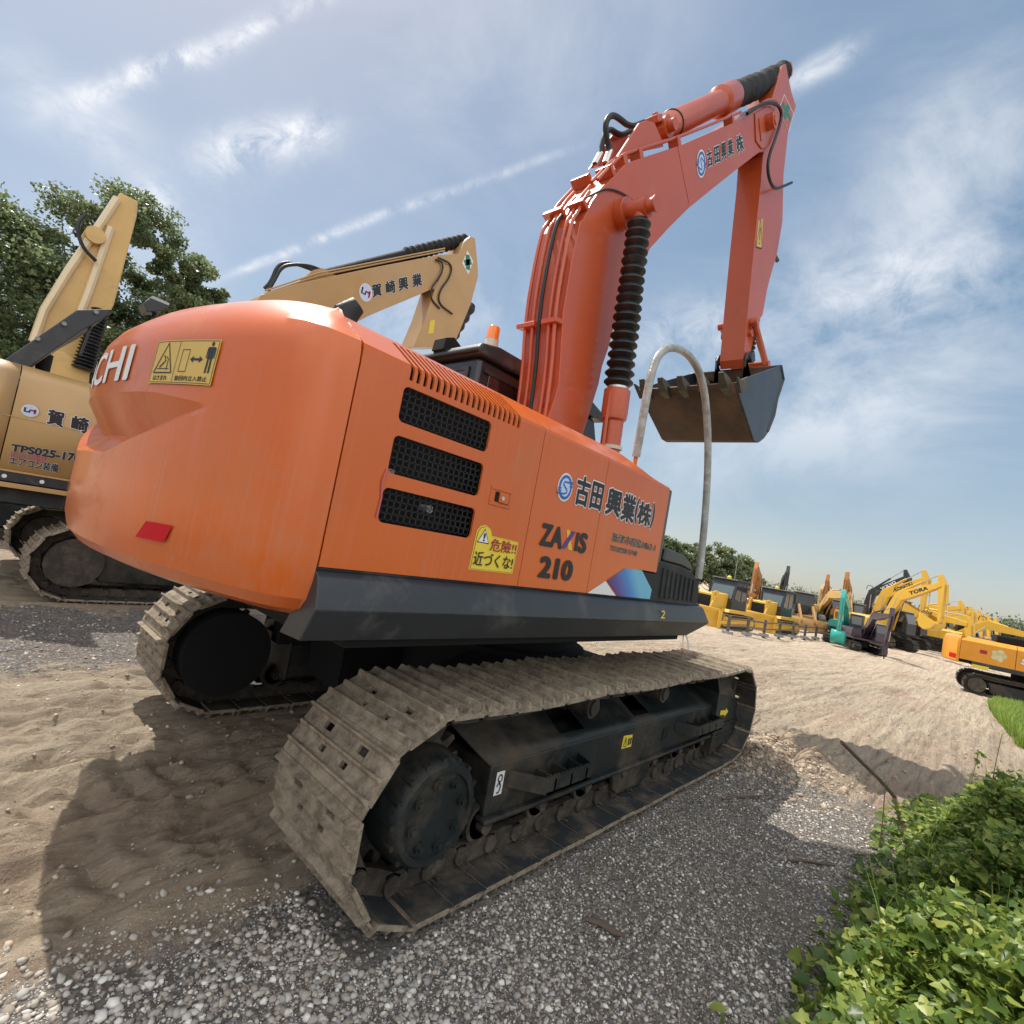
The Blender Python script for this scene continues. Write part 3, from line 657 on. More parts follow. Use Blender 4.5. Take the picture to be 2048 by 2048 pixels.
MB().prism([(-.50,3.10),(-.49,3.21),(-.40,3.25),(-.30,3.20),(-.36,3.10)],.78,.95).build('roof_bracket',BLACK,CAB,smooth=0,bevel=.008)
bc=MB();bc.tube([(-.10,.62,3.16),(-.10,.62,3.26),(-.10,.62,3.33)],[.078,.066,.060],20);BE=bc.build('beacon_base',OFFW,CAB,smooth=35)
bl=MB();bl.tube([(-.10,.62,3.33),(-.10,.62,3.342),(-.10,.62,3.44),(-.10,.62,3.455),(-.10,.62,3.46)],[.062,.058,.056,.045,.02],20);bl.build('beacon_lens',LENS,BE,smooth=40)
# ------------------------------------------------------------- hero boom (outline measured in the plane of its right face)
HW=.21
rear=meas([(325,1900),(350,1500),(400,1200),(445,1000)],-HW,C4)+meas([(760,1450),(870,1230),(950,1120)],-HW,C_)+meas([(300,1010),(370,975),(830,825),(1350,600)],-HW,B_)
tip=meas([(1430,545),(1500,480),(1600,480),(1680,590),(1660,690),(1560,860),(1540,890)],-HW,B_)
front=meas([(1430,620),(1300,720),(1150,840),(1040,930),(930,1040),(830,1150)],-HW,C4)
fr2=meas([(720,1370),(660,1480),(635,1560),(600,1700),(565,1800),(545,1900)],-HW,C4)
foot=[(.24,1.75),(.12,1.55),(-.12,1.58),(-.20,1.75)]
out=rear+tip+front+fr2+foot
bm=MB().prism(out,-HW,HW);BM=bm.build('boom',ORANGEB,H,smooth=20,bevel=.006)
# flange plates (top plate overhang) running along the rear/top edge
fl_=MB();rr=[Vector((p[0],0,p[1])) for p in rear];cen=[]
def offp(pts,d):
    r=[]
    for i,p in enumerate(pts):
        t=(pts[min(i+1,len(pts)-1)]-pts[max(i-1,0)]).normalized();r.append(p+Vector((-t.z,0,t.x))*d)
    return r
path0=[Vector((rear[0][0]+.02,0,1.9))]+rr
path=smoothpts([tuple(p) for p in path0],2)
# pipes along the back of the boom
def along(path,y,d,z1,r,m,name,par,x1=None):
    q=[p+Vector((0,y,0)) for p in offp(path,d) if p.z<z1]
    return MB().tube(q,r,10).build(name,m,par,smooth=50)
for y,z1 in ((-.165,4.55),(-.105,4.75),(.07,4.7),(.15,4.78)): along(path,y,.050,z1,.0165,ORANGEB,'hydraulic_pipe',BM)
along(path,-.02,.075,4.3,.017,RUBBER,'hydraulic_hose',BM)
for z in (3.42,4.35,4.78):
    for ya,yb in ((-.19,-.07),(.04,.20)):
        k=min(range(len(path)),key=lambda i:abs(path[i].z-z));p=offp(path,.065)[k];t=(path[min(k+1,len(path)-1)]-path[k-1]).normalized()
        Mx=Matrix(((t.x,0,-t.z,p.x),(0,1,0,0),(t.z,0,t.x,p.z),(0,0,0,1)));MB().box(-.02,.02,ya-.02,yb+.02,-.065,.028,Mx).build('pipe_clamp',ORANGEB,BM,smooth=0,bevel=.006)
# pipes that run along the top of the upper boom
upper=[p for p in path if p.z>4.62]
for y in (-.185,-.125): 
    q=[p+Vector((0,y,0)) for p in offp(upper,.075)];MB().tube(q,.015,8).build('hydraulic_pipe',ORANGEB,BM,smooth=50)
L=len(upper)
for f in (.3,.48,.66,.86):
    k=int(L*f);p=offp(upper,.05)[k];t=(upper[k+1]-upper[k-1]).normalized();Mx=Matrix(((t.x,0,-t.z,p.x),(0,1,0,0),(t.z,0,t.x,p.z),(0,0,0,1)));MB().box(-.035,.035,-.21,-.10,-.06,.035,Mx).build('pipe_clamp',ORANGEB,BM,smooth=0,bevel=.006)
# weld seams on the side
sm=meas([(770,840),(870,1350)],-HW-.002,B_);MB().tube([(p[0],-HW-.001,p[1]) for p in sm],.004,6).build('weld_seam',ORANGEB,BM)
# boss and cylinder pin
pb=meas([(1300,1290),(1480,1270)],-.45,C_)
bp=meas([(1590,1270)],-.52,C_)[0]
b2=MB();b2.cyl((bp[0],-.56,bp[1]),(bp[0],.56,bp[1]),.062,n=28);b2.cyl((bp[0],-.30,bp[1]),(bp[0],.30,bp[1]),.13,.13,n=32);b2.cyl((bp[0],-.575,bp[1]),(bp[0],-.56,bp[1]),.072,n=28);b2.build('cylinder_pin',ORANGEB,BM,smooth=30,bevel=.004)
sl_=MB();cq=meas([(800,1180),(1000,1080),(1100,1075),(1230,1120),(1330,1190),(1400,1250)],-HW-.012,C_)
sl_.tube(smoothpts([(p[0],-HW-.012,p[1]) for p in cq],2),.008,6).build('grease_line',RUBBER,BM)
# boom cylinders both sides
cb_=meas([(1160,825),(1165,735),(1170,712),(1208,405)],-.42,W_)
def bellows(p0,p1,r0,r1,n,m,parent,name='bellows_boot'):
    p0,p1=Vector(p0),Vector(p1);P=[];R=[]
    for i in range(n):
        for f,r in ((0,.70),(.42,1.0),(.58,1.0)):
            u=(i+f)/n;P.append(p0.lerp(p1,u));R.append((r0+(r1-r0)*u)*r*(1+random.uniform(-.03,.03)))
    P.append(p1);R.append(r1*.7)
    return MB().tube(P,R,20).build(name,m,parent,smooth=22)
for s in (-1,1):
    y=s*.42;b0=Vector((cb_[0][0]+.04,y,cb_[0][1]));b1=Vector((cb_[1][0],y,cb_[1][1]));tp=Vector((bp[0],y,bp[1]))
    d=(tp-b1).normalized();bot=b1-d*1.45
    C=MB();C.tube([bot,b1-d*.28,b1-d*.26,b1-d*.20,b1-d*.01,b1],[.088,.088,.108,.113,.113,.10],24)
    CY=C.build('boom_cylinder',ORANGEB,H,smooth=30)
    if s<0: C=MB();C.tube([b1-d*.52+Vector((.0,-.0,0)),b1-d*.49],[.105,.105],24);C.build('collar_ring',OFFW,CY,smooth=30)
    C=MB();C.tube([bot+Vector((-.11,0,.1)),b1-d*.30+Vector((-.11,0,0)),b1-d*.05+Vector((-.10,0,0))],.016,8);C.build('cylinder_pipe',ORANGEB,CY,smooth=40)
    bt=bellows(b1+d*.02,tp-d*.10,.128,.104,18,RUBBER,CY)
    C=MB();C.tube([tp-d*.14,tp-d*.10],[.07,.07],16);C.tube([tp-d*.10,tp],[.06,.075],16);C.cyl((tp.x,y-.07,tp.z),(tp.x,y+.07,tp.z),.088,n=24);C.build('rod_eye',ORANGEB,CY,smooth=30)
    C=MB();C.tube([b1,b1+d*.03],[.09,.09],20);C.build('rod_gland',CHROME,CY)
# arm cylinder on top of the boom
q=meas([(600,710),(700,650),(1130,470),(1165,455),(1240,425),(1655,215),(1700,195)],0,B_);q=[Vector((a,0,b)) for a,b in q]
ax=(q[6]-q[0]).normalized();LL=(q[6]-q[0]).length
pr=lambda f:q[0]+ax*f
t1=(q[2]-q[0]).dot(ax);t2=(q[4]-q[0]).dot(ax)
C=MB();C.tube([pr(-.0),pr(.06),pr(.08),pr(t1-.02),pr(t1),pr(t1+.03),pr(t2-.04),pr(t2)],[.105,.125,.130,.130,.150,.172,.172,.160],30);C.cyl((q[0].x,-.12,q[0].z),(q[0].x,.12,q[0].z),.105,n=24)
AC=C.build('arm_cylinder',ORANGEB,H,smooth=30)
P=[];Rr=[];nn=26
for i in range(nn+1):
    f=t2+(LL-.14-t2)*i/nn;sag=-.02*math.sin(PI*i/nn);P.append(pr(f)+Vector((0,0,sag)));Rr.append(.152-.012*i/nn+random.uniform(-.014,.014))
MB().tube(P,Rr,18).build('fabric_boot',mat('black_canvas',(.014,.015,.016),.8,var=.4,vscale=12,bump=1.2,bscale=22),AC,smooth=30)
C=MB();C.tube([pr(LL-.14),pr(LL)],[.055,.07],16);C.cyl((q[6].x,-.10,q[6].z),(q[6].x,.10,q[6].z),.09,n=24);C.build('rod_eye',ORANGEB,AC,smooth=30)
C=MB();ring=[pr(.32)+Vector((0,math.cos(a)*.135,0))+ax.cross(Vector((0,1,0)))*math.sin(a)*.135 for a in [2*PI*k/24 for k in range(25)]];C.tube(ring,.008,6);C.build('band_clamp',CHAR,AC)
C=MB().tube([pr(.35)+Vector((0,-.05,-.145)),pr(t1-.1)+Vector((0,-.05,-.15)),pr(t1+.1)+Vector((0,-.05,-.175))],.014,8);C.build('cylinder_pipe',ORANGEB,AC)
# cylinder foot bracket: two plates
fb=meas([(230,945),(430,640),(490,620),(560,640),(630,800),(640,850)],-.15,B_)
for y in (-.16,.13): MB().prism(fb,y,y+.03).build('cylinder_bracket',ORANGEB,BM,smooth=0,bevel=.008)
b=q[0];pm=MB();pm.cyl((b.x,-.19,b.z),(b.x,.19,b.z),.06,n=20);pm.build('bracket_pin',ORANGEB,BM,smooth=30)
fm=MB();o=b+Vector((-.16,0,-.02))
fm.box(-.05,.07,-.10,.10,-.035,.035,Matrix.Translation(o)@Matrix.Rotation(-.7,4,'Y'));fm.box(-.02,.03,-.08,-.03,.03,.06,Matrix.Translation(o)@Matrix.Rotation(-.7,4,'Y'));fm.build('pipe_manifold',ORANGEB,BM,smooth=0,bevel=.012)
def mz(pts,ys,cr):
    r=[]
    for i,p in enumerate(pts):
        y=ys[0]+(ys[1]-ys[0])*i/(len(pts)-1);a=meas([p],y,cr)[0];r.append((a[0],y,a[1]))
    return r
h1=mz([(1030,770),(1085,620),(1045,450),(1030,300),(1065,205),(1130,180),(1215,235),(1290,300),(1370,320),(1440,290),(1500,270)],(-.05,-.06),C_)
h2=mz([(905,780),(975,650),(1000,500),(1035,390),(1090,350),(1160,400),(1230,425),(1290,395),(1340,370)],(.10,.08),C_)
for h in (h1,h2): MB().tube(smoothpts(h,3),.026,12).build('hydraulic_hose',RUBBER,BM,smooth=60)
MB().tube([h1[0],h1[1]],.032,10).build('hose_ferrule',CHROME,BM);MB().tube([h2[0],h2[1]],.030,10).build('hose_ferrule',CHROME,BM)
h3=mz([(1380,560),(1440,520),(1520,465),(1600,462),(1660,490),(1685,560),(1665,670),(1620,800),(1575,920),(1557,1040),(1580,1160),(1625,1225),(1690,1200),(1770,1165)],(-.26,-.27),B_)
MB().tube(smoothpts(h3,3),.020,10).build('hydraulic_hose',RUBBER,BM,smooth=60)
MB().tube(smoothpts(mz([(1650,490),(1640,440),(1560,430),(1480,490)],(-.20,-.2),B_),2),.016,8).build('hydraulic_pipe',ORANGEB,BM)
# boom tip boss and reinforcing plates
tp_=meas([(1610,620)],-.30,B_)[0]
g=MB();g.cyl((tp_[0],-.33,tp_[1]),(tp_[0],.33,tp_[1]),.10,n=28);g.cyl((tp_[0],-.345,tp_[1]),(tp_[0],.345,tp_[1]),.07,n=6);g.build('boom_tip_pin',ORANGEB,BM,smooth=30,bevel=.006)
e=meas([(1440,560),(1560,490),(1640,560),(1650,680),(1560,850),(1500,870),(1450,800)],-HW,B_);MB().prism(e,-HW-.018,-HW).build('boss_plate',ORANGEB,BM,smooth=0,bevel=.008)
e=meas([(1480,600),(1510,590),(1530,780),(1500,800)],-HW-.02,B_);MB().prism(e,-HW-.03,-HW-.018).build('boss_rib',ORANGEB,BM,smooth=0,bevel=.006)
# emblem and lettering on the boom
def qd(pts,y): return meas(pts,y,B_)
fbm=xzmap(-HW-.003)
c=qd([(975,1000)],-HW)[0];Q=qd([(940,1000),(1010,1000)],-HW)
emblem_s(BM,c[0]+.0,c[1],.095,.125,fbm)
tq=[((1030,1030),(1075,1010),(1060,870),(1020,890)),((1095,1000),(1140,980),(1130,840),(1085,860)),((1155,970),(1195,955),(1185,805),(1145,825)),((1210,935),(1255,915),(1245,780),(1205,800)),((1290,905),(1350,880),(1330,735),(1275,765))]
for ch,qq in zip('古田興業株',tq): lettering(ch,INK,BM,0,0,0,0,fbm,.03,'company_lettering',.075,quad=qd(qq,-HW))
# ------------------------------------------------------------- arm
AW=.165
aR=meas([(1720,120),(1770,370),(1810,490),(1740,730),(1700,1100)],-AW,B_)+meas([(1560,1000),(1530,1180),(1495,1300),(1475,1380),(1450,1520)],-AW,C4)+meas([(1450,110),(1420,240),(1385,400),(1350,500),(1325,530)],-AW,A_)
aL=meas([(1320,450),(1340,250),(1362,0)],-AW,A_)+meas([(1405,1130),(1440,800),(1452,640)],-AW,C4)+meas([(1570,700),(1600,430),(1640,300),(1690,140)],-AW,B_)
am=MB().prism(aR+aL,-AW,AW);AR=am.build('arm',ORANGEB,H,smooth=15,bevel=.006)
# emblem: green cross in a white diamond
ct=meas([(1715,560)],-AW-.002,B_)[0];fa=xzmap(-AW-.003)
dm=meas([(1705,385),(1790,560),(1745,725),(1655,520)],-AW-.002,B_);polyflat('cross_emblem',dm,WHITE,AR,fa)
k=.80;dm2=[(ct[0]+(p[0]-ct[0])*.93,ct[1]+(p[1]-ct[1])*.93) for p in dm];polyflat('cross_field',dm2,ORANGEB,AR,xzmap(-AW-.0045))
P0,P1,P2,P3=[np.array(p) for p in dm];uu=(P1-P0);vv=(P3-P0)
B=lambda a,b_:tuple(P0+uu*a+vv*b_)
m_=MB()
for a0,a1,b0,b1 in ((.38,.62,.08,.92),(.08,.38,.38,.62),(.62,.92,.38,.62)): m_.add([fa(*B(a,b_))[0:1]+(-AW-.006,)+fa(*B(a,b_))[2:] for a,b_ in ((a0,b0),(a1,b0),(a1,b1),(a0,b1))],[(0,1,2,3)])
m_.build('green_cross',GREENE,AR,smooth=0)
yq=meas([(1425,1000),(1452,985),(1445,1155),(1412,1145)],-AW-.003,C4);polyflat('arm_sticker',yq,GSTK,AR,fa)
lettering('⚠',INK,AR,0,0,0,0,xzmap(-AW-.005),.0,'sticker_mark',quad=[yq[3],yq[2],yq[1],yq[0]])
# arm details: bucket cylinder with boot on the front side, link rods, pins
bc0=meas([(1490,1290)],0,C4)[0]
cx=lambda p,cr:meas([p],0,cr)[0]
p0=cx((1480,1300),C4);p1=cx((1475,1370),C4);p2=cx((1440,1640),C4)
B0=Vector((p0[0]+.12,0,p0[1]));B2=Vector((aR[-3][0]+.30,0,aR[-3][1]+.05))
topc=Vector((aR[3][0]+.13,0,aR[3][1]-.6));jd=(B2-topc).normalized()
cyl0=topc;mid=topc+jd*1.55
Cc=MB();Cc.tube([topc,mid],[.075,.075],20);Cc.cyl((topc.x,-.09,topc.z),(topc.x,.09,topc.z),.08,n=20);BC=Cc.build('bucket_cylinder',ORANGEB,H,smooth=30)
bellows(mid,B2,.12,.105,17,RUBBER,BC)
lk=MB();t0=meas([(1420,110)],-.22,A_)[0];tb_=meas([(1525,500)],-.22,A_)[0]
for y in (-.235,.205): lk.tube([(t0[0],y+.015,t0[1]),(tb_[0],y+.015,tb_[1])],.045,10)
LK=lk.build('link_rod',ORANGEB,H,smooth=30);pn=MB()
for p in (t0,tb_): pn.cyl((p[0],-.27,p[1]),(p[0],.27,p[1]),.055,n=18)
pn.build('link_pin',ORANGEB,LK,smooth=30)
MB().cyl((aL[1][0]+.10,-.21,aL[1][1]+.10),(aL[1][0]+.10,.21,aL[1][1]+.10),.05,n=18).build('arm_pin',ORANGEB,AR,smooth=30)
MB().tube([(aR[6][0]+.02,-.12,aR[6][1]),(aR[6][0]+.18,-.12,aR[6][1])],.03,10).build('grease_fitting',CHAR,AR)
# ------------------------------------------------------------- bucket
sp=meas([(1230,670),(1280,830),(1400,1190),(1425,1212),(1455,1213),(1495,1180),(1530,1130),(1590,980),(1620,820),(1680,640),(1655,510)],-.60,A_)
BK=thing_part=None
sh=MB();hw=.60
def strip(mb,pts,y0,y1): mb.add([(p[0],y,p[1]) for p in pts for y in (y0,y1)],[(2*i,2*i+1,2*i+3,2*i+2) for i in range(len(pts)-1)])
strip(sh,sp,-hw,hw);BS=sh.build('bucket',RUST,H,smooth=40,solid=.022,off=0)
edge=meas([(1395,600)],-.60,A_)[0]
for s in (-1,1):
    y=s*hw;MB().prism([sp[0]]+sp[1:]+[edge],*sorted((y,y+s*.022))).build('side_plate',NAVY,BS,smooth=0,bevel=.004)
    rim=[sp[-1],sp[-2],sp[-3],sp[-4],sp[-5]];MB().tube([(p[0]*.97+edge[0]*.03,y+s*.022,p[1]*.97+edge[1]*.03) for p in rim],.018,6).build('wear_strip',NAVY,BS)
    d0=Vector((sp[1][0]-sp[0][0],0,sp[1][1]-sp[0][1])).normalized()
    a=Vector((sp[0][0],0,sp[0][1]));n0=Vector((edge[0]-a.x,0,edge[1]-a.z)).normalized()
    c1=[a-d0*.10+n0*.02,a+d0*.16-n0*.0,a+n0*.26+d0*.12,a+n0*.33-d0*.02,a+n0*.10-d0*.02]
    MB().prism([(p.x,p.z) for p in c1],*sorted((y+s*.023,y+s*.055))).build('side_cutter',TOOTH,BS,smooth=0,bevel=.006)
dl=Vector((sp[0][0]-sp[1][0],0,sp[0][1]-sp[1][1])).normalized();nl=Vector((-dl.z,0,dl.x))
if nl.z>0: nl=-nl
for k in range(5):
    y=-.5+.25*k;a=Vector((sp[0][0],y,sp[0][1]))
    bx=a-dl*.17;tpn=a+dl*.17
    tt=MB();V=[]
    for o,w_,h_ in ((bx,.035,.015),(a-dl*.02,.055,.06),(a+dl*.08,.042,.045),(tpn,.03,.008)):
        for sy,sz in ((-1,-1),(1,-1),(1,1),(-1,1)): V.append(tuple(o+Vector((0,sy*w_,0))+nl*(sz*h_)))
    tt.add(V,[(0,1,2,3),(15,14,13,12)]+[(4*i+j,4*(i+1)+j,4*(i+1)+(j+1)%4,4*i+(j+1)%4) for i in range(3) for j in range(4)])
    tt.build('bucket_tooth',TOOTH,BS,smooth=0,bevel=.006)
# bucket ears
at_=Vector((aL[0][0],0,aL[0][1]))
back=Vector((sp[-1][0],0,sp[-1][1]))
er=[(at_.x-.03,at_.z-.0),(at_.x+.02,at_.z+.10),(at_.x+.10,at_.z+.15),(at_.x+.22,at_.z+.15),(at_.x+.34,at_.z+.10),(back.x-.15,back.z+.06),(back.x,back.z-.03),(back.x-.1,back.z-.25),(at_.x+.35,at_.z-.25),(at_.x+.0,at_.z-.12)]
for y in (-.215,.185): MB().prism(er,y,y+.03).build('bucket_ear',NAVY,BS,smooth=0,bevel=.01)
MB().box(at_.x-.15,back.x+.0,-.6,.6,back.z-.03,back.z-.0).build('bucket_top_plate',NAVY,BS,smooth=0) if False else None
MB().cyl((at_.x+.12,-.25,at_.z+.06),(at_.x+.12,.25,at_.z+.06),.075,n=20).build('bucket_pin',NAVY,BS,smooth=30)
# ------------------------------------------------------------- wrapped handrail on the tank
hr=[(1200,862),(1206,830),(1216,770),(1226,715),(1238,675),(1255,658),(1272,655),(1292,663),(1312,685),(1326,720),(1333,770),(1336,830),(1335,900),(1330,980),(1323,1050),(1318,1092)]
P=[]
for i,p in enumerate(hr):
    y=-1.20-.13*i/15;a=meas([p],y,W_)[0];P.append((a[0],y,a[1]))
HR=MB().tube(smoothpts(P,2),.026,14).build('handrail',FILM,H,smooth=60)
MB().tube([Vector(P[0])+Vector((0,0,-.1)),P[0]],.014,8).build('rail_foot',ORANGE,HR)
MB().tube([Vector(P[-1]),Vector(P[-1])+Vector((0,.01,-.12)),Vector((.58,-1.25,1.33))],.014,8).build('rail_foot',CHAR,HR)
pf=MB().box(.40,1.15,-1.20,-.72,1.16,1.24);pf.build('front_step',CHARR,H,smooth=0,bevel=.01)
# tie ribbons under the nose
rb=meas([(1012,190),(1010,250),(1005,300),(995,330)],-1.30,C7);V=[]
RT=MB();RT.add([(p[0]+s*.010,-1.30+s*.006*(i%2),p[1]) for i,p in enumerate(rb) for s in (-1,1)],[(2*i,2*i+1,2*i+3,2*i+2) for i in range(3)]);tag(RT.build('ribbon',TAGR,None,smooth=0),'thin dark red ribbon hanging under the front end of the black side skirt','ribbon')
rb=meas([(1025,185),(1040,230),(1045,275)],-1.28,C7)
RT=MB();RT.add([(p[0]+s*.016,-1.28+.004*i,p[1]) for i,p in enumerate(rb) for s in (-1,1)],[(2*i,2*i+1,2*i+3,2*i+2) for i in range(2)]);tag(RT.build('tape_strip',mat('clear_tape',(.62,.62,.64),.3,coat=.4),None,smooth=0),'pale plastic tape strip hanging beside the red ribbon under the skirt','tape')
# ------------------------------------------------------------- other machines
def sstep_(a,b,x): t=min(1,max(0,(x-a)/(b-a)));return t*t*(3-2*t)
def zt(x,y): return -1.0*sstep_(2.,32.,x)
def gpw(xw,yw):
    d=ray(xw*W_[2],yw*W_[2]);t=.5
    while t<400:
        p=CAM+d*t
        if p[2]<zt(p[0],p[1]): break
        t*=1.004
    return Vector((p[0],p[1],zt(p[0],p[1])))
def chord(a,L,ang): return (a[0]+L*math.cos(R_(ang)),a[1]+L*math.sin(R_(ang)))
def prism_arm(parent,name,pts,hw,m,bevel=.02): return MB().prism(pts,-hw,hw).build(name,m,parent,smooth=15,bevel=bevel)
def thick(a,b,c,w0,w1,w2):
    """bent box section from a over b to c with depths"""
    A,B,C=[Vector((p[0],0,p[1])) for p in (a,b,c)]
    n1=Vector((-(B-A).z,0,(B-A).x)).normalized();n2=Vector((-(C-B).z,0,(C-B).x)).normalized();nb=(n1+n2).normalized()
    P=[A+n1*w0,A.lerp(B,.8)+n1*w1*.96,B+nb*w1,B.lerp(C,.2)+n2*w1*.95,C+n2*w2,C-n2*w2,B.lerp(C,.25)-n2*w1*.75,B-nb*w1*.72,A.lerp(B,.75)-n1*w1*.75,A-n1*w0]
    return [(p.x,p.z) for p in P]
def cyl2(parent,name,p,q,r,m,rod=.5,boot=None,y=0,rm=None):
    p,q=Vector((p[0],y,p[1])),Vector((q[0],y,q[1]));k=p.lerp(q,rod)
    o=MB().tube([p,k],[r,r],12).build(name,m,parent,smooth=40)
    if boot: bellows(k,q,r*1.35,r*1.2,12,boot,o)
    else: MB().tube([k,q],[r*.5,r*.5],8).build('piston_rod',CHROME if rm is None else rm,o,smooth=40)
    return o
def mk_bucket(parent,piv,ang,m,s=1.,hw=.55,teeth=5,tm=None):
    """small closed-form bucket, ang = direction the mouth points"""
    P=[(0,0),(.18,.12),(.62,.02),(.98,-.30),(1.02,-.75),(.70,-1.12),(.10,-1.28)]
    c,sn=math.cos(R_(ang)),math.sin(R_(ang))
    f=lambda p:(piv[0]+s*(p[0]*c-p[1]*sn),piv[1]+s*(p[0]*sn+p[1]*c))
    Q=[f(p) for p in P];mb=MB();mb.add([(p[0],y,p[1]) for p in Q for y in (-hw,hw)],[(2*i,2*i+1,2*i+3,2*i+2) for i in range(len(Q)-1)])
    b=mb.build('bucket',m,parent,smooth=50,solid=.03*s)
    for y in (-hw,hw-.03*s): MB().prism(Q,y,y+.03*s).build('side_plate',m,b,smooth=0)
    a,bb=Vector((f((.10,-1.28))[0],0,f((.10,-1.28))[1])),Vector((f((-.14,-1.24))[0],0,f((-.14,-1.24))[1]))
    for k in range(teeth):
        y=-hw*.85+2*hw*.85*k/(teeth-1);MB().tube([a+Vector((0,y,0)),bb+Vector((0,y,0))],[.05*s,.02*s],6).build('bucket_tooth',tm or TOOTH,b,smooth=0)
    return b
def undercarriage(t,k=1.,det=1,mt=None,gauge=1.16,w=.6,xl=1.72,fm=None):
    for s in (-1,1):
        make_track(t,s*gauge*k,w*k,-xl*k,xl*k,zc=.43*k,rp=.335*k,pitch=.19*k if det else .26*k,detail=det,ms=mt or STEELI,phase=random.random(),off=.055)
        fr=MB();fr.prism([(-1.3*k,.22*k),(-1.4*k,.60*k),(1.45*k,.60*k),(1.5*k,.2*k)],*sorted((s*(gauge-.2)*k,s*(gauge+.16)*k)));fr.build('track_frame',fm or FRAME,t,smooth=0,bevel=.02*k)
        for x in (-xl,xl): MB().cyl((x*k,s*(gauge-.16)*k,.43*k),(x*k,s*(gauge+.22)*k,.43*k),.27*k,n=20).build('drive_wheel',CHAIN,t,smooth=30)
    MB().cyl((0,0,.4*k),(0,0,1.02*k),.65*k,n=24).build('slew_ring',BLACK,t,smooth=30)
def house(t,k,m,xr=2.75,xs0=-1.95,cabside=1,dark=None,z0=1.12,z1=2.15,skirt=True,cwm=None,roofm=None,xfr=1.25,cabm=None,seams=True):
    R=xr*k;P=[(-math.sqrt(max(R*R-(y*k)**2,0)),y*k) for y in np.linspace(-1.33,1.33,17)];xs=xs0*k
    mb=MB();V=[];n=len(P)
    pf=[(z0,.03),(z0+.05,0),(z1-.28,0),(z1-.10,.04),(z1-.02,.12),(z1,.28)]
    for z,i in pf:
        for x,y in P+[(xs,P[-1][1]),(xs,P[0][1])]: V.append((x*(1-i/xr) if x<xs-.01 else x,y*(1-i/3.2),z*k))
    n+=2;F=[(j*n+i,j*n+(i+1)%n,(j+1)*n+(i+1)%n,(j+1)*n+i) for j in range(len(pf)-1) for i in range(n)]+[tuple(range(n-1,-1,-1)),tuple(range((len(pf)-1)*n,len(pf)*n))]
    mb.add(V,[f[::-1] for f in F]);mb.build('counterweight',cwm or m,t,smooth=30)
    for a,b,nm in ((xs0+.01,-.75,'engine_door'),(-.74,-.05,'pump_door'),(-.04,.85,'tank_panel')):
        y0=-1.34*k;q=MB();pr_=[(y0,z0+.15),(y0,z1-.16),(y0+.14*k,z1-.02),(y0+.9*k,z1)]
        q.add([(x*k,y,z*k) for x in (a,b) for y,z in pr_],[(0,4,5,1),(1,5,6,2),(2,6,7,3)]);q.add([(b*k,y0,(z0+.15)*k),(b*k,y0+.9*k,(z0+.15)*k),(b*k,y0+.9*k,z1*k),(b*k,y0+.14*k,(z1-.02)*k),(b*k,y0,(z1-.16)*k)],[(0,1,2,3,4)])
        q.build(nm,m,t,smooth=0,solid=.012*k,off=-1)
    MB().box((xs0+.01)*k,.82*k,-1.27*k,-.4*k,(z0+.02)*k,(z1-.12)*k).build('engine_bay',BLACK,t,smooth=0)
    MB().box(-1.94*k,.1*k,.30*k,1.34*k,(z0+.15)*k,(z1-.03)*k).build('left_side_door',m,t,smooth=0,bevel=.04*k)
    MB().box(-1.90*k,.15*k,-.42*k,.32*k,(z0+.1)*k,(z1+.03)*k).build('hood_top',dark or m,t,smooth=0,bevel=.03*k)
    MB().box(-1.95*k,1.25*k,-1.35*k,1.34*k,(z0-.02)*k,(z0+.15)*k).build('side_skirt',dark or CHARR,t,smooth=0,bevel=.02*k)
    MB().box(.87*k,xfr*k,-1.30*k,-.6*k,(z0+.15)*k,(z0+.42)*k).build('tool_box',CHARR,t,smooth=0,bevel=.03*k)
    cb=MB();cb.prism([(.12*k,(z0+.15)*k),(.10*k,2.85*k),(.2*k,2.95*k),(1.5*k,2.93*k),(1.78*k,2.1*k),(1.82*k,(z0+.15)*k)],.38*k,1.33*k);C=cb.build('cab',cabm or CHAR,t,smooth=0,bevel=.05*k)
    MB().box(.085*k,.11*k,.48*k,1.23*k,2.15*k,2.80*k).build('rear_window',GLASS,C,smooth=0)
    MB().prism([(.3*k,1.75*k),(.3*k,2.78*k),(1.4*k,2.78*k),(1.62*k,2.1*k),(1.62*k,1.75*k)],.365*k,.385*k).build('side_window',GLASS,C,smooth=0)
    MB().add([(1.54*k,.45*k,2.80*k),(1.54*k,1.26*k,2.80*k),(1.79*k,1.26*k,2.1*k),(1.79*k,.45*k,2.1*k)],[(0,3,2,1)]).build('windscreen',GLASS,C,smooth=0,solid=.02)
    MB().box(.05*k,1.6*k,.36*k,1.35*k,2.93*k,3.0*k).build('cab_roof',roofm or GREY,C,smooth=0,bevel=.025*k)
    return C
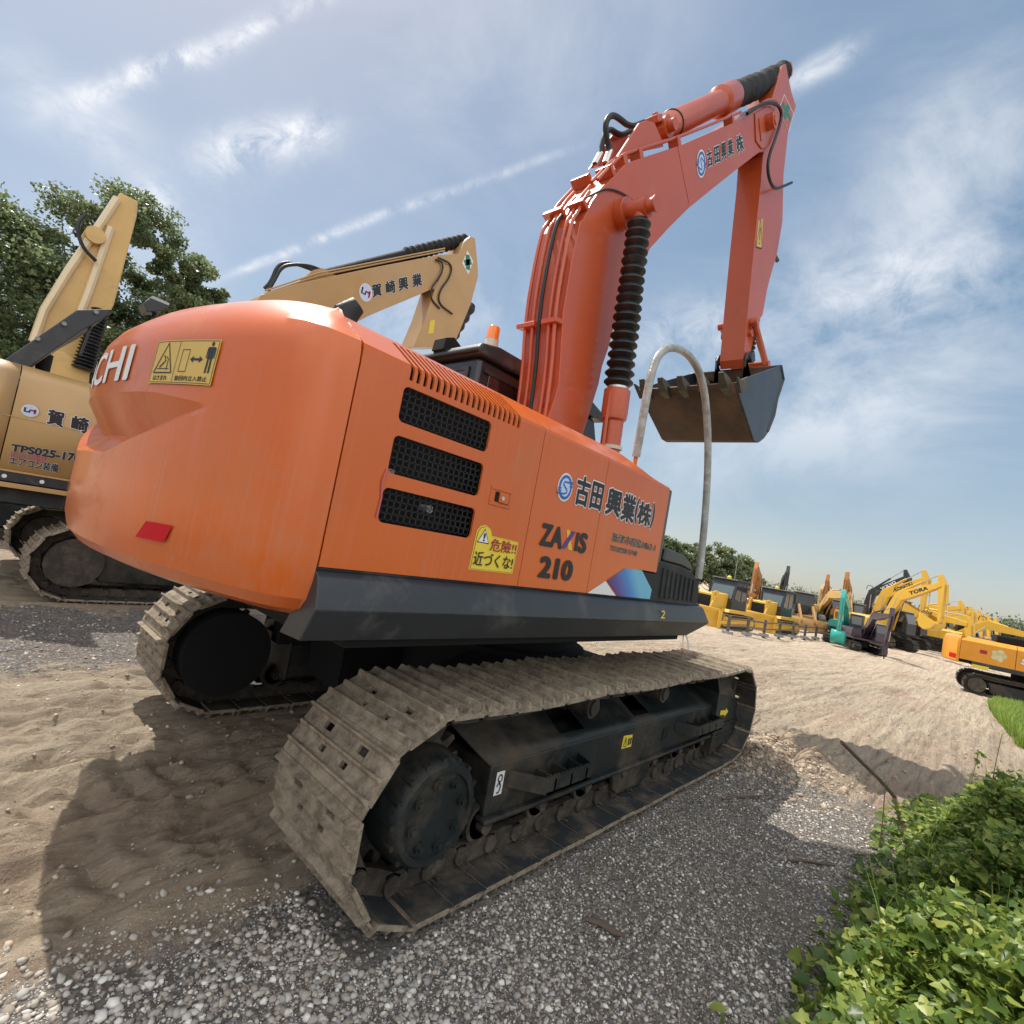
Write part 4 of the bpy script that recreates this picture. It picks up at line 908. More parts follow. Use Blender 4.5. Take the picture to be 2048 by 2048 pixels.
def excavator(label,cat,loc,yaw,m,k=1.,beta=38,alpha=-78,buck=-60,det=0,group=None,bm=None,am=None,armb=None,text=None,boots=None,dark=None,tool='bucket',bkm=None,name='crawler_excavator',blade=False,hy=None,cabm=None):
    t=thing(name,label,cat,loc,R_(yaw),group);bm=bm or m;am=am or bm
    undercarriage(t,k,det);C=house(t,k,m,dark=dark,cabm=cabm)
    foot=(.12*k,1.75*k);tip=chord(foot,5.5*k,beta);e=chord(foot,2.55*k,beta+21)
    B=prism_arm(t,'boom',thick(foot,e,tip,.20*k,.42*k,.17*k),.20*k,bm)
    ar=chord(tip,2.75*k,alpha);bk=chord(tip,-.75*k,alpha+12)
    A=prism_arm(t,'arm',thick(bk,tip,ar,.10*k,.27*k,.12*k),.16*k,am)
    bf=(.75*k,1.35*k)
    for s in (-1,1): cyl2(t,'boom_cylinder',bf,(e[0]*.97,e[1]-.10*k),.075*k,bm,.52,boots,s*.36*k)
    ef=(e[0]-.05*k,e[1]+.50*k);cyl2(t,'arm_cylinder',ef,bk,.085*k,bm,.55,boots)
    br=MB().prism([(e[0]-.45*k,e[1]+.2*k),(ef[0]-.08*k,ef[1]+.06*k),(ef[0]+.1*k,ef[1]+.04*k),(e[0]+.45*k,e[1]+.25*k)],-.09*k,.09*k);br.build('cylinder_bracket',bm,B,smooth=0)
    nrm=R_(alpha+90);o=(tip[0]+.38*k*math.cos(nrm),tip[1]+.38*k*math.sin(nrm));o2=(ar[0]+.42*k*math.cos(nrm)+.45*k*math.cos(R_(alpha+180)),ar[1]+.42*k*math.sin(nrm)+.45*k*math.sin(R_(alpha+180)))
    cyl2(t,'bucket_cylinder',o,o2,.065*k,bm,.6,boots)
    L=MB();L.tube([(o2[0],0,o2[1]),(chord(ar,.35*k,alpha-180)[0],0,chord(ar,.35*k,alpha-180)[1])],.05*k,8);L.tube([(o2[0],0,o2[1]),(ar[0]+.3*k,0,ar[1]-.05*k)],.05*k,8);L.build('linkage',bm,A)
    MB().tube(smoothpts([(e[0]-.6*k,-.05,e[1]+.35*k),(e[0]-.55*k,-.05,e[1]+.8*k),(e[0]-.15*k,-.05,e[1]+.75*k),(ef[0],-.05,ef[1]+.05)],2),.03*k,6).build('hydraulic_hose',RUBBER,B)
    if tool=='bucket': mk_bucket(t,ar,buck,bkm or bm,k*.95,.52*k)
    else:
        a=Vector((ar[0],0,ar[1]));d=Vector((.12,0,-1)).normalized();q=MB();q.box(-.16*k,.16*k,-.17*k,.17*k,-.95*k,.1*k,Matrix.Translation(a));H_=q.build('hydraulic_breaker',PURP,t,smooth=0,bevel=.02)
        MB().tube([a+Vector((0,0,-.95*k)),a+Vector((0,0,-1.5*k)),a+Vector((0,0,-1.65*k))],[.06*k,.06*k,.015*k],10).build('chisel',CHAR,H_)
    if text:
        fb=xzmap(-.20*k-.006);P0=Vector((e[0],0,e[1]));P1=Vector((tip[0],0,tip[1]));u=(P1-P0).normalized();n=Vector((-u.z,0,u.x))
        a=P0+u*.9*k-n*.10*k;b=P0+u*2.3*k-n*.10*k
        lettering(text[0],text[1],B,0,0,0,0,fb,.04,'boom_lettering',quad=[(a.x,a.z),(b.x,b.z),((b+n*.26*k).x,(b+n*.26*k).z),((a+n*.26*k).x,(a+n*.26*k).z)])
    if blade: MB().prism([(2.05*k,.05),(2.15*k,.05),(2.1*k,.35*k),(2.2*k,.62*k),(2.1*k,.62*k),(2.0*k,.35*k)],-1.2*k,1.2*k).build('dozer_blade',m,t,smooth=0)
    return t
# ---- tan excavator right behind the hero, boom outline measured at its own depth
X1,Y1=-.52,5.95
T1=thing('crawler_excavator','tan excavator right behind the orange hood with a round emblem and lettering on its door','excavator',(X1,Y1,0))
L1=lambda pts:[(p[0]-X1,p[1]) for p in pts]
undercarriage(T1,1.,2,mt=STEELT,gauge=1.20,w=.6,xl=1.55)
hy=-1.44;z0,z1=1.33,2.36
def m1panel(a,b,nm,m):
    pr_=[(hy,z0),(hy,1.88),(hy,z1-.08),(hy+.05,z1),(hy+.16,z1+.07),(hy+1.2,z1+.10)]
    q=MB();q.add([(x,y,z) for x in (a,b) for y,z in pr_],[(i,i+6,i+7,i+1) for i in range(5)]);return q.build(nm,m,T1,smooth=40,solid=.015,off=-1)
m1panel(-2.62,-2.335,'rear_door',TAN);D1=m1panel(-2.325,-.9,'engine_door',TAN);m1panel(-.89,.1,'pump_door',TAN);m1panel(.11,1.0,'tank_panel',TAN)
MB().prism([(y_,z_) for y_,z_ in ((-2.60,1.2),(1.0,1.2),(1.0,2.2),(-2.60,2.2))],-1.38,1.4).build('engine_bay',BLACK,T1,smooth=0)
MB().box(-2.4,-.9,hy-.004,hy,1.872,1.880).build('panel_crease',TAN,D1,smooth=0)
R=2.95;P=[(-math.sqrt(R*R-y*y),y) for y in np.linspace(-1.44,1.44,19)];V=[];pf=[(1.15,.06),(1.2,0),(2.2,0),(2.36,.06),(2.45,.2)]
for z,i in pf:
    for x,y in P+[(-2.62,1.44),(-2.62,-1.44)]: V.append((x+i if x<-2.63 else x,y*(1-i/4),z))
n=len(P)+2;MB().add(V,[(j*n+(i+1)%n,j*n+i,(j+1)*n+i,(j+1)*n+(i+1)%n) for j in range(4) for i in range(n)]+[tuple(range(n)),tuple(range(4*n,5*n))[::-1]]).build('counterweight',TAN,T1,smooth=30)
s1=MB();s1.box(-2.6,1.1,hy-.02,hy+.1,1.215,1.325);S1=s1.build('side_skirt',CHAR,T1,smooth=0,bevel=.01)
MB().box(-2.6,1.1,hy-.028,hy,1.315,1.335).build('skirt_trim',TAN,S1,smooth=0,bevel=.004);MB().box(-2.6,1.1,hy-.026,hy,1.155,1.205).build('lower_trim',TAN,S1,smooth=0,bevel=.004)
for x in (-2.27,-1.98): MB().cyl((x,hy-.02,1.265),(x,hy-.028,1.265),.020,n=16).build('rivet_cap',WHITE,S1)
MB().box(-2.55,1.3,-1.38,1.38,1.0,1.15).build('revolving_frame',CHARR,T1,smooth=0)
f1=xzmap(hy-.004);em=L1(meas([(57,775)],4.5))[0];emblem_u(D1,em[0],em[1],.068,.062,f1)
def q1(ps): return L1(meas(ps,4.51))
lettering('賀',INK,D1,0,0,0,0,f1,.04,'company_lettering',.08,quad=q1([(88,798),(118,806),(122,779),(93,772)]))
lettering('崎',INK,D1,0,0,0,0,f1,.04,'company_lettering',.08,quad=q1([(134,810),(164,818),(168,791),(138,784)]))
lettering('興業',INK,D1,-1.45,-1.05,1.83,1.97,f1,.04,'company_lettering',.08)
lettering('TPS025-170',INK,D1,0,0,0,0,f1,.05,'spec_lettering',.07,quad=q1([(20,850),(150,872),(153,858),(23,838)]))
lettering('排出ガス対策型',REDI,D1,0,0,0,0,f1,.01,'spec_lettering',.03,quad=q1([(18,862),(84,874),(86,862),(20,851)]))
lettering('エアコン装備',INK,D1,0,0,0,0,f1,.03,'spec_lettering',.06,quad=q1([(17,875),(108,892),(111,876),(19,861)]))
c1=MB();c1.prism([(.0,1.33),(-.02,2.9),(.1,3.05),(1.3,3.03),(1.7,2.2),(1.75,1.33)],.45,1.40);C1=c1.build('cab',CHAR,T1,smooth=0,bevel=.05);MB().box(-.035,-.01,.55,1.3,2.3,2.85).build('rear_window',GLASS,C1,smooth=0)
# raised bonnet seen from below
hb=L1(meas([(-20,700),(140,590),(206,588),(190,606),(150,628),(40,705)],4.9));hb=[(a,b) for a,b in hb]
hd=MB().prism(hb,-1.25,.45);HD=hd.build('raised_bonnet',CHAR,T1,smooth=0,bevel=.012)
p0=L1(meas([(70,640),(120,612),(180,590)],4.72));rr_=MB()
for p in p0: rr_.cyl((p[0],-1.26,p[1]),(p[0],-1.29,p[1]),.022,n=10)
rr_.build('bonnet_bolt',GREY,HD)
sp_=L1(meas([(152,670),(178,600)],4.7));MB().tube([(sp_[0][0],-1.2,sp_[0][1]),(sp_[1][0],-1.2,sp_[1][1])],.014,8).build('bonnet_prop',CHAR,HD)
MB().cyl((-2.1,-.3,2.4),(-2.1,-.3,2.75),.07,n=16).build('exhaust_pipe',CHARR,T1)
mr_=L1(meas([(265,575),(280,566),(312,580),(300,590),(272,592)],5.2));MB().prism(mr_,-.9,-.6).build('mirror_head',CHAR,T1,smooth=0,bevel=.01)  # mirror head, with its post and pale cap below
mt_=L1(meas([(278,566),(312,580),(314,576),(282,562)],5.2));MB().tube([(mr_[1][0]+.1,-.75,mr_[1][1]-.1),(mr_[1][0]+.1,-.75,2.3)],.03,8).build('mirror_post',CHAR,T1);MB().prism(mt_,-.9,-.6).build('mirror_cap',ROOFG,T1,smooth=0)
# its boom
bY=5.65-Y1-.0
bo=L1(meas([(420,720),(462,620),(493,556),(560,535),(700,505),(830,480),(868,478),(872,520),(845,540),(815,546),(700,594),(640,625),(560,700),(500,760)],5.7))
B1=MB().prism(bo,-.22,.22).build('boom',TAN,T1,smooth=15,bevel=.01)
a_=L1(meas([(872,458),(884,447),(893,450),(898,500),(899,522),(885,575),(852,655),(777,655),(800,600),(818,545),(835,505),(862,480)],5.77))
A1=MB().prism(a_,-.235,.235).build('arm',TAN,T1,smooth=15,bevel=.01)
cc=L1(meas([(605,522),(700,500),(880,452)],5.95));cyl2(T1,'arm_cylinder',cc[0],cc[2],.105,MATS['black_canvas'],.52,MATS['black_canvas'])
cbk=L1(meas([(560,535),(595,508),(610,505),(625,515),(640,520)],5.8));MB().prism(cbk,-.12,.12).build('cylinder_bracket',TAN,B1,smooth=0)
for dy,off_ in ((-.06,0),(.08,-8)):
    hs_=L1(meas([(503,550+off_),(515,530),(528,505+off_),(550,500+off_),(580,502),(605,512)],5.95));MB().tube(smoothpts([(p[0],dy,p[1]) for p in hs_],2),.028,8).build('hydraulic_hose',RUBBER,B1)
for dz in (.05,.10):
    pp=L1(meas([(500,556),(600,522),(700,502),(840,474)],5.75));MB().tube([(p[0],-.17,p[1]+dz-.03) for p in pp],.014,6).build('hydraulic_pipe',TAN,B1)
ah=L1(meas([(830,487),(845,492),(842,515),(822,540),(820,560),(838,580)],5.55));MB().tube(smoothpts([(p[0],-.26,p[1]) for p in ah],2),.018,6).build('hydraulic_hose',RUBBER,B1)
ah=L1(meas([(835,483),(862,495),(858,520),(838,545),(835,570),(862,590)],5.55));MB().tube(smoothpts([(p[0],-.26,p[1]) for p in ah],2),.018,6).build('hydraulic_hose',RUBBER,B1)
bc1=L1(meas([(893,575),(868,605),(845,655)],5.9));bellows((bc1[0][0],0,bc1[0][1]),(bc1[2][0],0,bc1[2][1]),.12,.12,5,RUBBER,A1)
f5=xzmap(-.224);e=L1(meas([(690,552)],5.73))[0];emblem_u(B1,e[0],e[1],.13,.16,f5)
for ch,x0,y0 in (('賀',703,546),('崎',729,540),('興',753,534),('業',779,527)):
    lettering(ch,INK,B1,0,0,0,0,f5,.04,'company_lettering',.07,quad=L1(meas([(x0,y0+15),(x0+17,y0+11),(x0+15,y0-12),(x0-2,y0-8)],5.73)))
em_=L1(meas([(882,472),(893,493),(884,518),(872,496)],5.71));polyflat('cross_emblem',em_,WHITE,A1,xzmap(-.238))
cm=(sum(p[0] for p in em_)/4,sum(p[1] for p in em_)/4);mb=MB()
k_=.55
for i0,i1 in ((0,2),(1,3)):
    a=Vector((em_[i0][0]-cm[0],em_[i0][1]-cm[1]));stroke(mb,[(cm[0]+a.x*.62+ (em_[1][0]-cm[0])*0,cm[1]+a.y*.62),(cm[0]-a.x*.62,cm[1]-a.y*.62)],.11,xzmap(-.242),(0,0,0))
mb.build('green_cross',GREENE,A1,smooth=0)
ys_=L1(meas([(812,605),(821,603),(818,628),(808,630)],5.71));polyflat('arm_sticker',ys_,YSTK,A1,xzmap(-.238))
MB().cyl((bo[0][0]+.1,-.3,1.9),(bo[0][0]+.1,.3,1.9),.1).build('boom_foot_pin',TAN,B1)
# ---- yellow excavator further left: tall boom seen steeply from behind
X3,Y3=-3.0,10.9
T3=thing('crawler_excavator','yellow excavator whose tall steep boom stands in front of the left trees','excavator',(X3,Y3,0))
undercarriage(T3,1.,0);house(T3,1.,YEL,dark=CHARR)
L3_=lambda pts:[(p[0]-X3,p[1]) for p in pts]
bo=L3_(meas([(60,720),(62,640),(85,575),(132,500),(180,430),(228,361),(262,378),(260,405),(216,575),(196,605),(170,700),(150,730)],10.6))
B3=MB().prism(bo,-.24,.24).build('boom',YEL,T3,smooth=10,bevel=.02)
ed=MB();
for ln in ([(66,640),(88,578),(135,502),(183,432),(228,364)],[(140,628),(172,545),(198,470),(215,420)]):
    q=L3_(meas(ln,10.3));ed.tube([(p[0],-.27,p[1]) for p in q],.07,6)
ed.build('flange_strip',mat('flange_highlight_cream',(.72,.58,.36),.2,coat=.7),B3,smooth=30)  # cream tone paints the bright edge highlight along the flange
q=L3_(meas([(190,440)],10.3))[0];MB().cyl((q[0]-.05,-.40,q[1]),(q[0]-.05,.35,q[1]),.16,n=20).build('boom_pin',YEL,B3);MB().tube(smoothpts([(q[0]-.25,-.4,q[1]+.3),(q[0]-.35,-.42,q[1]),(q[0]-.2,-.42,q[1]-.35),(q[0]+.05,-.42,q[1]-.5)],2),.035,8).build('hydraulic_hose',RUBBER,B3)
for a,y in (((186,588),-.55),((108,600),.25)):
    p=L3_(meas([a,(a[0]-34,a[1]+112)],10.6+y*.0));bellows((p[0][0],y,p[0][1]),(p[1][0],y,p[1][1]),.15,.19,18,RUBBER,T3,'cylinder_boot')
q=L3_(meas([(62,660),(60,735),(165,745),(168,700),(120,665)],10.5));MB().prism(q,-.5,.5).build('boom_foot_bracket',YEL,T3,smooth=0,bevel=.02)
# ---- bulldozers
def dozer(label,loc,yaw,cabdark=CHAR):
    t=thing('bulldozer',label,'bulldozer',loc,R_(yaw),'bulldozers beyond the rail')
    for s in (-1,1):
        make_track(t,s*.98,.5,-1.25,1.25,zc=.45,rp=.32,pitch=.22,detail=1,ms=STEELT)
        MB().box(-1.15,1.3,*sorted((s*.8,s*1.26)),.30,.62).build('track_frame',YEL2,t,smooth=0,bevel=.03)
        for x in (-1.25,1.25): MB().cyl((x,s*.8,.45),(x,s*1.2,.45),.28,n=18).build('drive_wheel',YEL2,t,smooth=30)
        MB().prism([(-.9,.5),(2.25,.28),(2.25,.42),(-.9,.66)],*sorted((s*1.32,s*1.42))).build('push_arm',YEL2,t,smooth=0,bevel=.01)
        MB().prism([(-1.3,.92),(-1.2,1.12),(1.1,1.12),(1.2,.95)],*sorted((s*.72,s*1.25))).build('fender',YEL2,t,smooth=0,bevel=.02)
    bl=MB();pr_=[(2.42,.02),(2.30,.30),(2.28,.62),(2.36,.92),(2.48,1.12)];bl.add([(x,y,z) for x,z in pr_ for y in (-1.55,1.55)],[(2*i,2*i+1,2*i+3,2*i+2) for i in range(4)]);BL=bl.build('blade',YEL2,t,smooth=50,solid=.05)
    for s in (-1,1): MB().prism([(2.25,.02),(2.5,.02),(2.54,1.15),(2.24,1.0)],*sorted((s*1.55,s*1.60))).build('blade_end_plate',YEL2,BL,smooth=0)
    MB().prism([(.25,.8),(.25,1.95),(1.75,1.85),(1.80,.75)],-.50,.50).build('hood',YEL2,t,smooth=0,bevel=.04)
    MB().box(1.79,1.82,-.42,.42,.95,1.72).build('radiator_grille',BLACK,t,smooth=0);g_=MB()
    for i in range(9): g_.box(1.825,1.835,-.42,.42,.98+i*.08,1.0+i*.08)
    g_.build('grille_bars',CHARR,t,smooth=0)
    MB().prism([(1.70,.55),(1.86,.55),(1.86,1.95),(1.70,1.98)],-.62,-.50).build('nose_post',YEL2,t,smooth=0);MB().prism([(1.70,.55),(1.86,.55),(1.86,1.95),(1.70,1.98)],.50,.62).build('nose_post',YEL2,t,smooth=0)
    for s in (-1,1):
        y=s*.62;cyl2(t,'lift_cylinder',(1.55,1.90),(2.25,.65),.06,YEL2,.65,None,y);MB().box(1.45,1.68,min(y,y*.8),max(y,y*1.1),1.65,2.02).build('cylinder_yoke',YEL2,t,smooth=0,bevel=.02)
    C=MB().prism([(-1.15,1.05),(-1.05,2.75),(.05,2.75),(.30,1.6),(.35,1.05)],-.82,.82).build('cab',cabdark,t,smooth=0,bevel=.04)
    MB().prism([(-.95,1.75),(-.92,2.6),(-.48,2.6),(-.48,1.6)],-.835,.835).build('side_window',GLASS,C,smooth=0);MB().prism([(-.38,1.6),(-.38,2.6),(-.02,2.6),(.18,1.75)],-.835,.835).build('door_window',GLASS,C,smooth=0)
    MB().add([(.065,-.7,2.6),(.065,.7,2.6),(.30,.7,1.7),(.30,-.7,1.7)],[(0,3,2,1)]).build('windscreen',mat('pale_glass',(.10,.13,.14),.08,spec=.9,coat=.5),C,smooth=0,solid=.02)
    MB().box(-1.15,.15,-.88,.88,2.75,2.84).build('cab_roof',CHAR,C,smooth=0,bevel=.03)
    b=MB().tube([(-.3,0,2.84),(-.3,0,2.95),(-.3,0,3.02)],[.13,.13,.05],10).build('beacon',YSTK,C)
    MB().tube([(1.1,-.2,1.9),(1.1,-.2,2.5)],.06,10).build('exhaust_pipe',CHARR,t)
    MB().box(-1.45,-1.15,-.7,.7,.7,1.6).build('fuel_tank',YEL2,t,smooth=0,bevel=.05)
    return t
def place_front(g,yaw,fwd): return (g.x-fwd*math.cos(R_(yaw)),g.y-fwd*math.sin(R_(yaw)))
g=gpw(1335,1181);x,y=place_front(g,166,2.35);x+=.3;y+=.9
dozer('yellow bulldozer beside the black tool box with its dark cab clear of it',(x,y,zt(x,y)),166)
g=gpw(1444,1193);x,y=place_front(g,168,2.4);y+=1.0;x+=.1;dozer('yellow bulldozer with full blade and square radiator showing behind the low rail',(x,y,zt(x,y)),168)
# ---- wheel loader
def loader(label,loc,yaw,m):
    t=thing('wheel_loader',label,'wheel loader',loc,R_(yaw))
    for x in (-1.5,1.5):
        for s in (-1,1):
            w_=MB();P=[(.0,.0)];w_.tube([(x,s*.95,.75),(x,s*1.0,.75),(x,s*1.35,.75),(x,s*1.42,.75)],[.66,.75,.75,.66],28);T=w_.build('wheel',TYRE,t,smooth=30);MB().tube([(x,s*1.36,.75),(x,s*1.43,.75),(x,s*1.435,.75)],[.36,.36,.10],20).build('rim',m,T,smooth=30)
    MB().prism([(-2.6,.8),(-2.6,1.7),(-2.3,1.95),(-.6,2.0),(-.6,.7)],-.75,.75).build('engine_hood',m,t,smooth=0,bevel=.06);MB().box(-.6,2.0,-.5,.5,.6,1.2).build('front_frame',m,t,smooth=0,bevel=.05)
    C=MB().prism([(-.65,1.3),(-.6,3.0),(.5,3.0),(.8,2.0),(.75,1.3)],-.7,.7).build('cab',CHAR,t,smooth=0,bevel=.05);MB().prism([(-.5,1.9),(-.45,2.85),(.42,2.85),(.65,2.0)],-.715,.715).build('side_window',GLASS,C,smooth=0);MB().box(-.75,.7,-.8,.8,3.0,3.1).build('cab_roof',GREY,C,smooth=0,bevel=.03)
    for s in (-1,1): MB().prism([(-2.3,1.45),(-.9,1.5),(-.75,1.0),(-1.0,1.6),(-2.4,1.6)],*sorted((s*.8,s*1.4))).build('mudguard',GREY,t,smooth=0);MB().prism([(1.0,1.9),(1.2,2.05),(3.0,.75),(2.9,.55),(1.9,1.1)],*sorted((s*.45,s*.6))).build('lift_arm',m,t,smooth=0,bevel=.02)
    b_=MB();pr_=[(3.4,.05),(2.9,.08),(2.75,.4),(2.9,1.0)];b_.add([(a,yy,c) for a,c in pr_ for yy in (-1.4,1.4)],[(2*i,2*i+1,2*i+3,2*i+2) for i in range(3)]);B_k=b_.build('bucket',m,t,smooth=40,solid=.05)
    for s in (-1,1): MB().prism(pr_,*sorted((s*1.4,s*1.36))).build('side_plate',m,B_k,smooth=0)
    return t
g=gpw(1494,1183);x,y=g.x+1.6,g.y-.2;loader('brown wheel loader with dusty tyres standing right of the full-blade bulldozer',(x,y,zt(x,y)),205,mat('loader_paint',(.40,.22,.06),.5,var=.3,dust=(.3,.22,.14),damt=.3))
# ---- low pipe rail
ga,gb=gpw(1372,1196),gpw(1574,1207);t=thing('pipe_rail','low rusty pipe rail on short posts in front of the bulldozers','rail',tuple(ga));n=9
for z in (.38,.72): MB().tube([(gb-ga)*(i/8)+Vector((0,0,z+.03*math.sin(i*2.3))) for i in range(9)],.045,6).build('pipe',PIPEM,t)
for i in range(n):
    p=(gb-ga)*(i/(n-1));MB().box(p.x-.06,p.x+.06,p.y-.06,p.y+.06,p.z-.1,p.z+.85).build('post',PIPEM,t,smooth=0);MB().box(p.x-.2,p.x+.2,p.y-.2,p.y+.2,p.z-.02,p.z+.12).build('footing',GREY,t,smooth=0)
# ---- the other excavators of the yard
def exat(label,xw,yw,yaw,m,dx=0,dy=0,cat='excavator',**kw):
    g=gpw(xw,yw);x,y=g.x+dx,g.y+dy;return excavator(label,cat,(x,y,zt(x,y)),yaw,m,**kw)
def pol(az,d): a=R_(az);x=CAM[0]+d*math.cos(a);y=CAM[1]+d*math.sin(a);return (x,y,zt(x,y))
GT='excavators parked behind the bulldozers';GR='excavators parked in the row on the right'
excavator('worn orange-brown excavator with folded boom directly behind the first bulldozer','excavator',pol(16.4,58),190,BRO,beta=28,alpha=-80,buck=-120,group=GT)
excavator('dark-boomed excavator behind the second bulldozer cab','excavator',pol(14.6,66),200,BRO,beta=34,alpha=-88,buck=-120,group=GT,bm=CHAR)
exat('rusty orange excavator whose upright boom stands right of the wheel loader',1530,1178,188,BRO,dx=6,beta=34,alpha=-95,buck=-110,group=GT)
excavator('yellow excavator with low boom between the rusty orange booms','excavator',pol(11.2,62),215,YEL,beta=18,alpha=-70,buck=-120,group=GT)
excavator('tan excavator low in the gap left of the teal machine','excavator',pol(10.4,74),180,TAN,beta=22,alpha=-75,buck=-120,group=GT)
excavator('rusty orange excavator with upright boom just behind the teal machine','excavator',pol(8.9,60),183,BRO,beta=34,alpha=-96,buck=-110,group=GT)
excavator('teal compact excavator with its toothed bucket resting on the soil','excavator',pol(8.9,42),183,TEAL,k=.72,beta=26,alpha=-92,buck=-70)
excavator('dark plum excavator with a breaker chisel standing on the ground beside the teal machine','excavator',pol(7.6,40),-150,PURP,k=.62,beta=24,alpha=-98,tool='breaker',cabm=PURP,dark=PURP)
excavator('black-boomed excavator with white boom lettering, highest boom of the right row','excavator',pol(7.9,63),-103,YEL2,beta=55,alpha=-88,buck=-130,group=GR,bm=CHAR,text=('VOLVO',WHITE))
excavator('yellow excavator with the second highest boom, right of the black boom','excavator',pol(7.2,57),-108,YEL2,beta=50,alpha=-88,buck=-120,group=GR,text=('KOMATSU',INK))
excavator('nearest yellow excavator of the right row with its bucket on the ground','excavator',pol(6.4,52),-124,YEL2,beta=41,alpha=-86,buck=-120,group=GR,text=('TORA',INK))
for i,(az,d,b,lb) in enumerate(((4.6,72,30,'fourth yellow excavator along the right row, arm hanging beside the nearest bucket'),(3.7,80,28,'fifth yellow excavator along the right row'),(2.9,88,28,'sixth yellow excavator along the right row, partly behind the fifth'),(2.2,97,27,'seventh yellow excavator along the right row'),(1.5,106,26,'eighth yellow excavator along the right row, farthest of the close group'),(5.3,60,12,'yellow excavator with a low boom crossing behind the nearest bucket'))):
    excavator(lb,'excavator',pol(az,d),-118,YEL2,beta=b,alpha=-82,buck=-120,group=GR)
excavator('yellow excavator with long low boom stretched out above the amber machine','excavator',pol(1.6,64),-96,YEL2,beta=12,alpha=-28,buck=-100,group=GR)
excavator('pale tan excavator at the far right behind the amber machine','excavator',pol(-2.6,70),-100,TAN,beta=20,alpha=-60,buck=-120,group=GR)
# ---- amber excavator at the right edge
g=gpw(1806,1301);YW=-84
SYX,SYY=g.x+1.72*.68+.2,g.y-2.1
T5=thing('crawler_excavator','amber excavator cut by the right edge with white and red model lettering on its side','excavator',(SYX,SYY,zt(SYX,SYY)-.02),R_(YW))
undercarriage(T5,1.,1,mt=STEELI);house(T5,1.,ORY,dark=CHAR,xs0=-2.32)
f6=xzmap(-1.345)
polyflat('lettering_panel',[(-.40,1.42),(.62,1.42),(.66,1.52),(.66,1.74),(.55,1.82),(-.22,1.82),(-.40,1.72)],REDI,T5,f6);polyflat('lettering_ground',[(-.48,1.50),(.50,1.46),(.55,1.76),(-.40,1.76)],INK,T5,xzmap(-1.350))
lettering('SY215C',WHITE,T5,-.60,.52,1.53,1.72,xzmap(-1.356),.07,'model_lettering',shear=.15)
polyflat('floral_sticker',[( -1.22+.21*math.cos(a)*(1+.12*math.cos(5*a)),1.66+.21*math.sin(a)*(1+.12*math.cos(5*a))) for a in [2*PI*i/40 for i in range(40)]],mat('cream_print',(.70,.62,.42),.5,var=.45,vscale=9,col2=(.45,.42,.12)),T5,f6)
polyflat('red_reflector',[(-2.30,1.30),(-1.99,1.30),(-1.99,1.44),(-2.30,1.44)],REFL,T5,lambda u,v:(u,-1.345-.0,v)) if False else None
rf=MB();V=[(-math.sqrt(2.76**2-y*y),y,z) for y in (-1.32,-1.22,-1.1,-.95) for z in (1.25,1.42)];rf.add(V,[(2*i,2*i+1,2*i+3,2*i+2) for i in range(3)]);rf.build('rear_reflector',REFL,T5)
MB().box(-1.93,-1.45,-1.36,-1.30,1.05,1.16).build('yellow_step',YSTK,T5,smooth=0)
MB().box(-1.75,-1.55,-1.352,-1.34,1.62,1.75).build('door_latch',REDI,T5,smooth=0)
MB().box(-1.3,.6,-.95,.3,2.15,2.42).build('raised_engine_cover',BLACK,T5,smooth=0,bevel=.06)
MB().tube(smoothpts([(.35,-1.15,2.1),(.42,-1.15,2.7),(.60,-1.15,2.95),(.9,-1.15,2.9)],2),.035,8).build('handrail',mat('bright_rail',(.5,.5,.5),.35),T5)
foot=(.12,1.75);tip=chord(foot,5.5,40);e_=chord(foot,2.55,61);prism_arm(T5,'boom',thick(foot,e_,tip,.2,.42,.17),.2,ORY);ar=chord(tip,2.75,-85);prism_arm(T5,'arm',thick(chord(tip,-.7,-73),tip,ar,.1,.27,.12),.16,ORY);mk_bucket(T5,ar,-110,CHAR,.95)
# ------------------------------------------------------------- terrain
def sstep(a,b,x): t=np.clip((x-a)/(b-a),0,1);return t*t*(3-2*t)
def zg0(x,y): return -1.0*sstep(2.,32.,np.asarray(x,float))
def _h(ix,iy,s): 
    n=(ix*374761393+iy*668265263+s*974634777)&0xffffffff;n=((n^(n>>13))*1274126177)&0xffffffff;return ((n^(n>>16))&0xffff)/65535.
def vn(x,y,s=0):
    xi=np.floor(x).astype(np.int64);yi=np.floor(y).astype(np.int64);fx=x-xi;fy=y-yi;fx=fx*fx*(3-2*fx);fy=fy*fy*(3-2*fy)
    return (_h(xi,yi,s)*(1-fx)+_h(xi+1,yi,s)*fx)*(1-fy)+(_h(xi,yi+1,s)*(1-fx)+_h(xi+1,yi+1,s)*fx)*fy
def fbm(x,y,o=4,s=0): return sum(vn(x*2**k,y*2**k,s+k)*.5**k for k in range(o))/(2-.5**(o-1))
def gravmask(x,y):
    w=(fbm(x*1.7,y*1.7,4,5)-.5)*.9
    a=sstep(.30,-.30,y+.97+w*.7+np.clip(x+.5,0,9)*.28)*sstep(2.3,1.5,x+w+.0*(y))
    b=sstep(.55,-.25,np.abs(y-3.0)-.9+w*1.6)*sstep(1.5,-1.,x+w)
    return np.clip(a+b*.75,0,1)
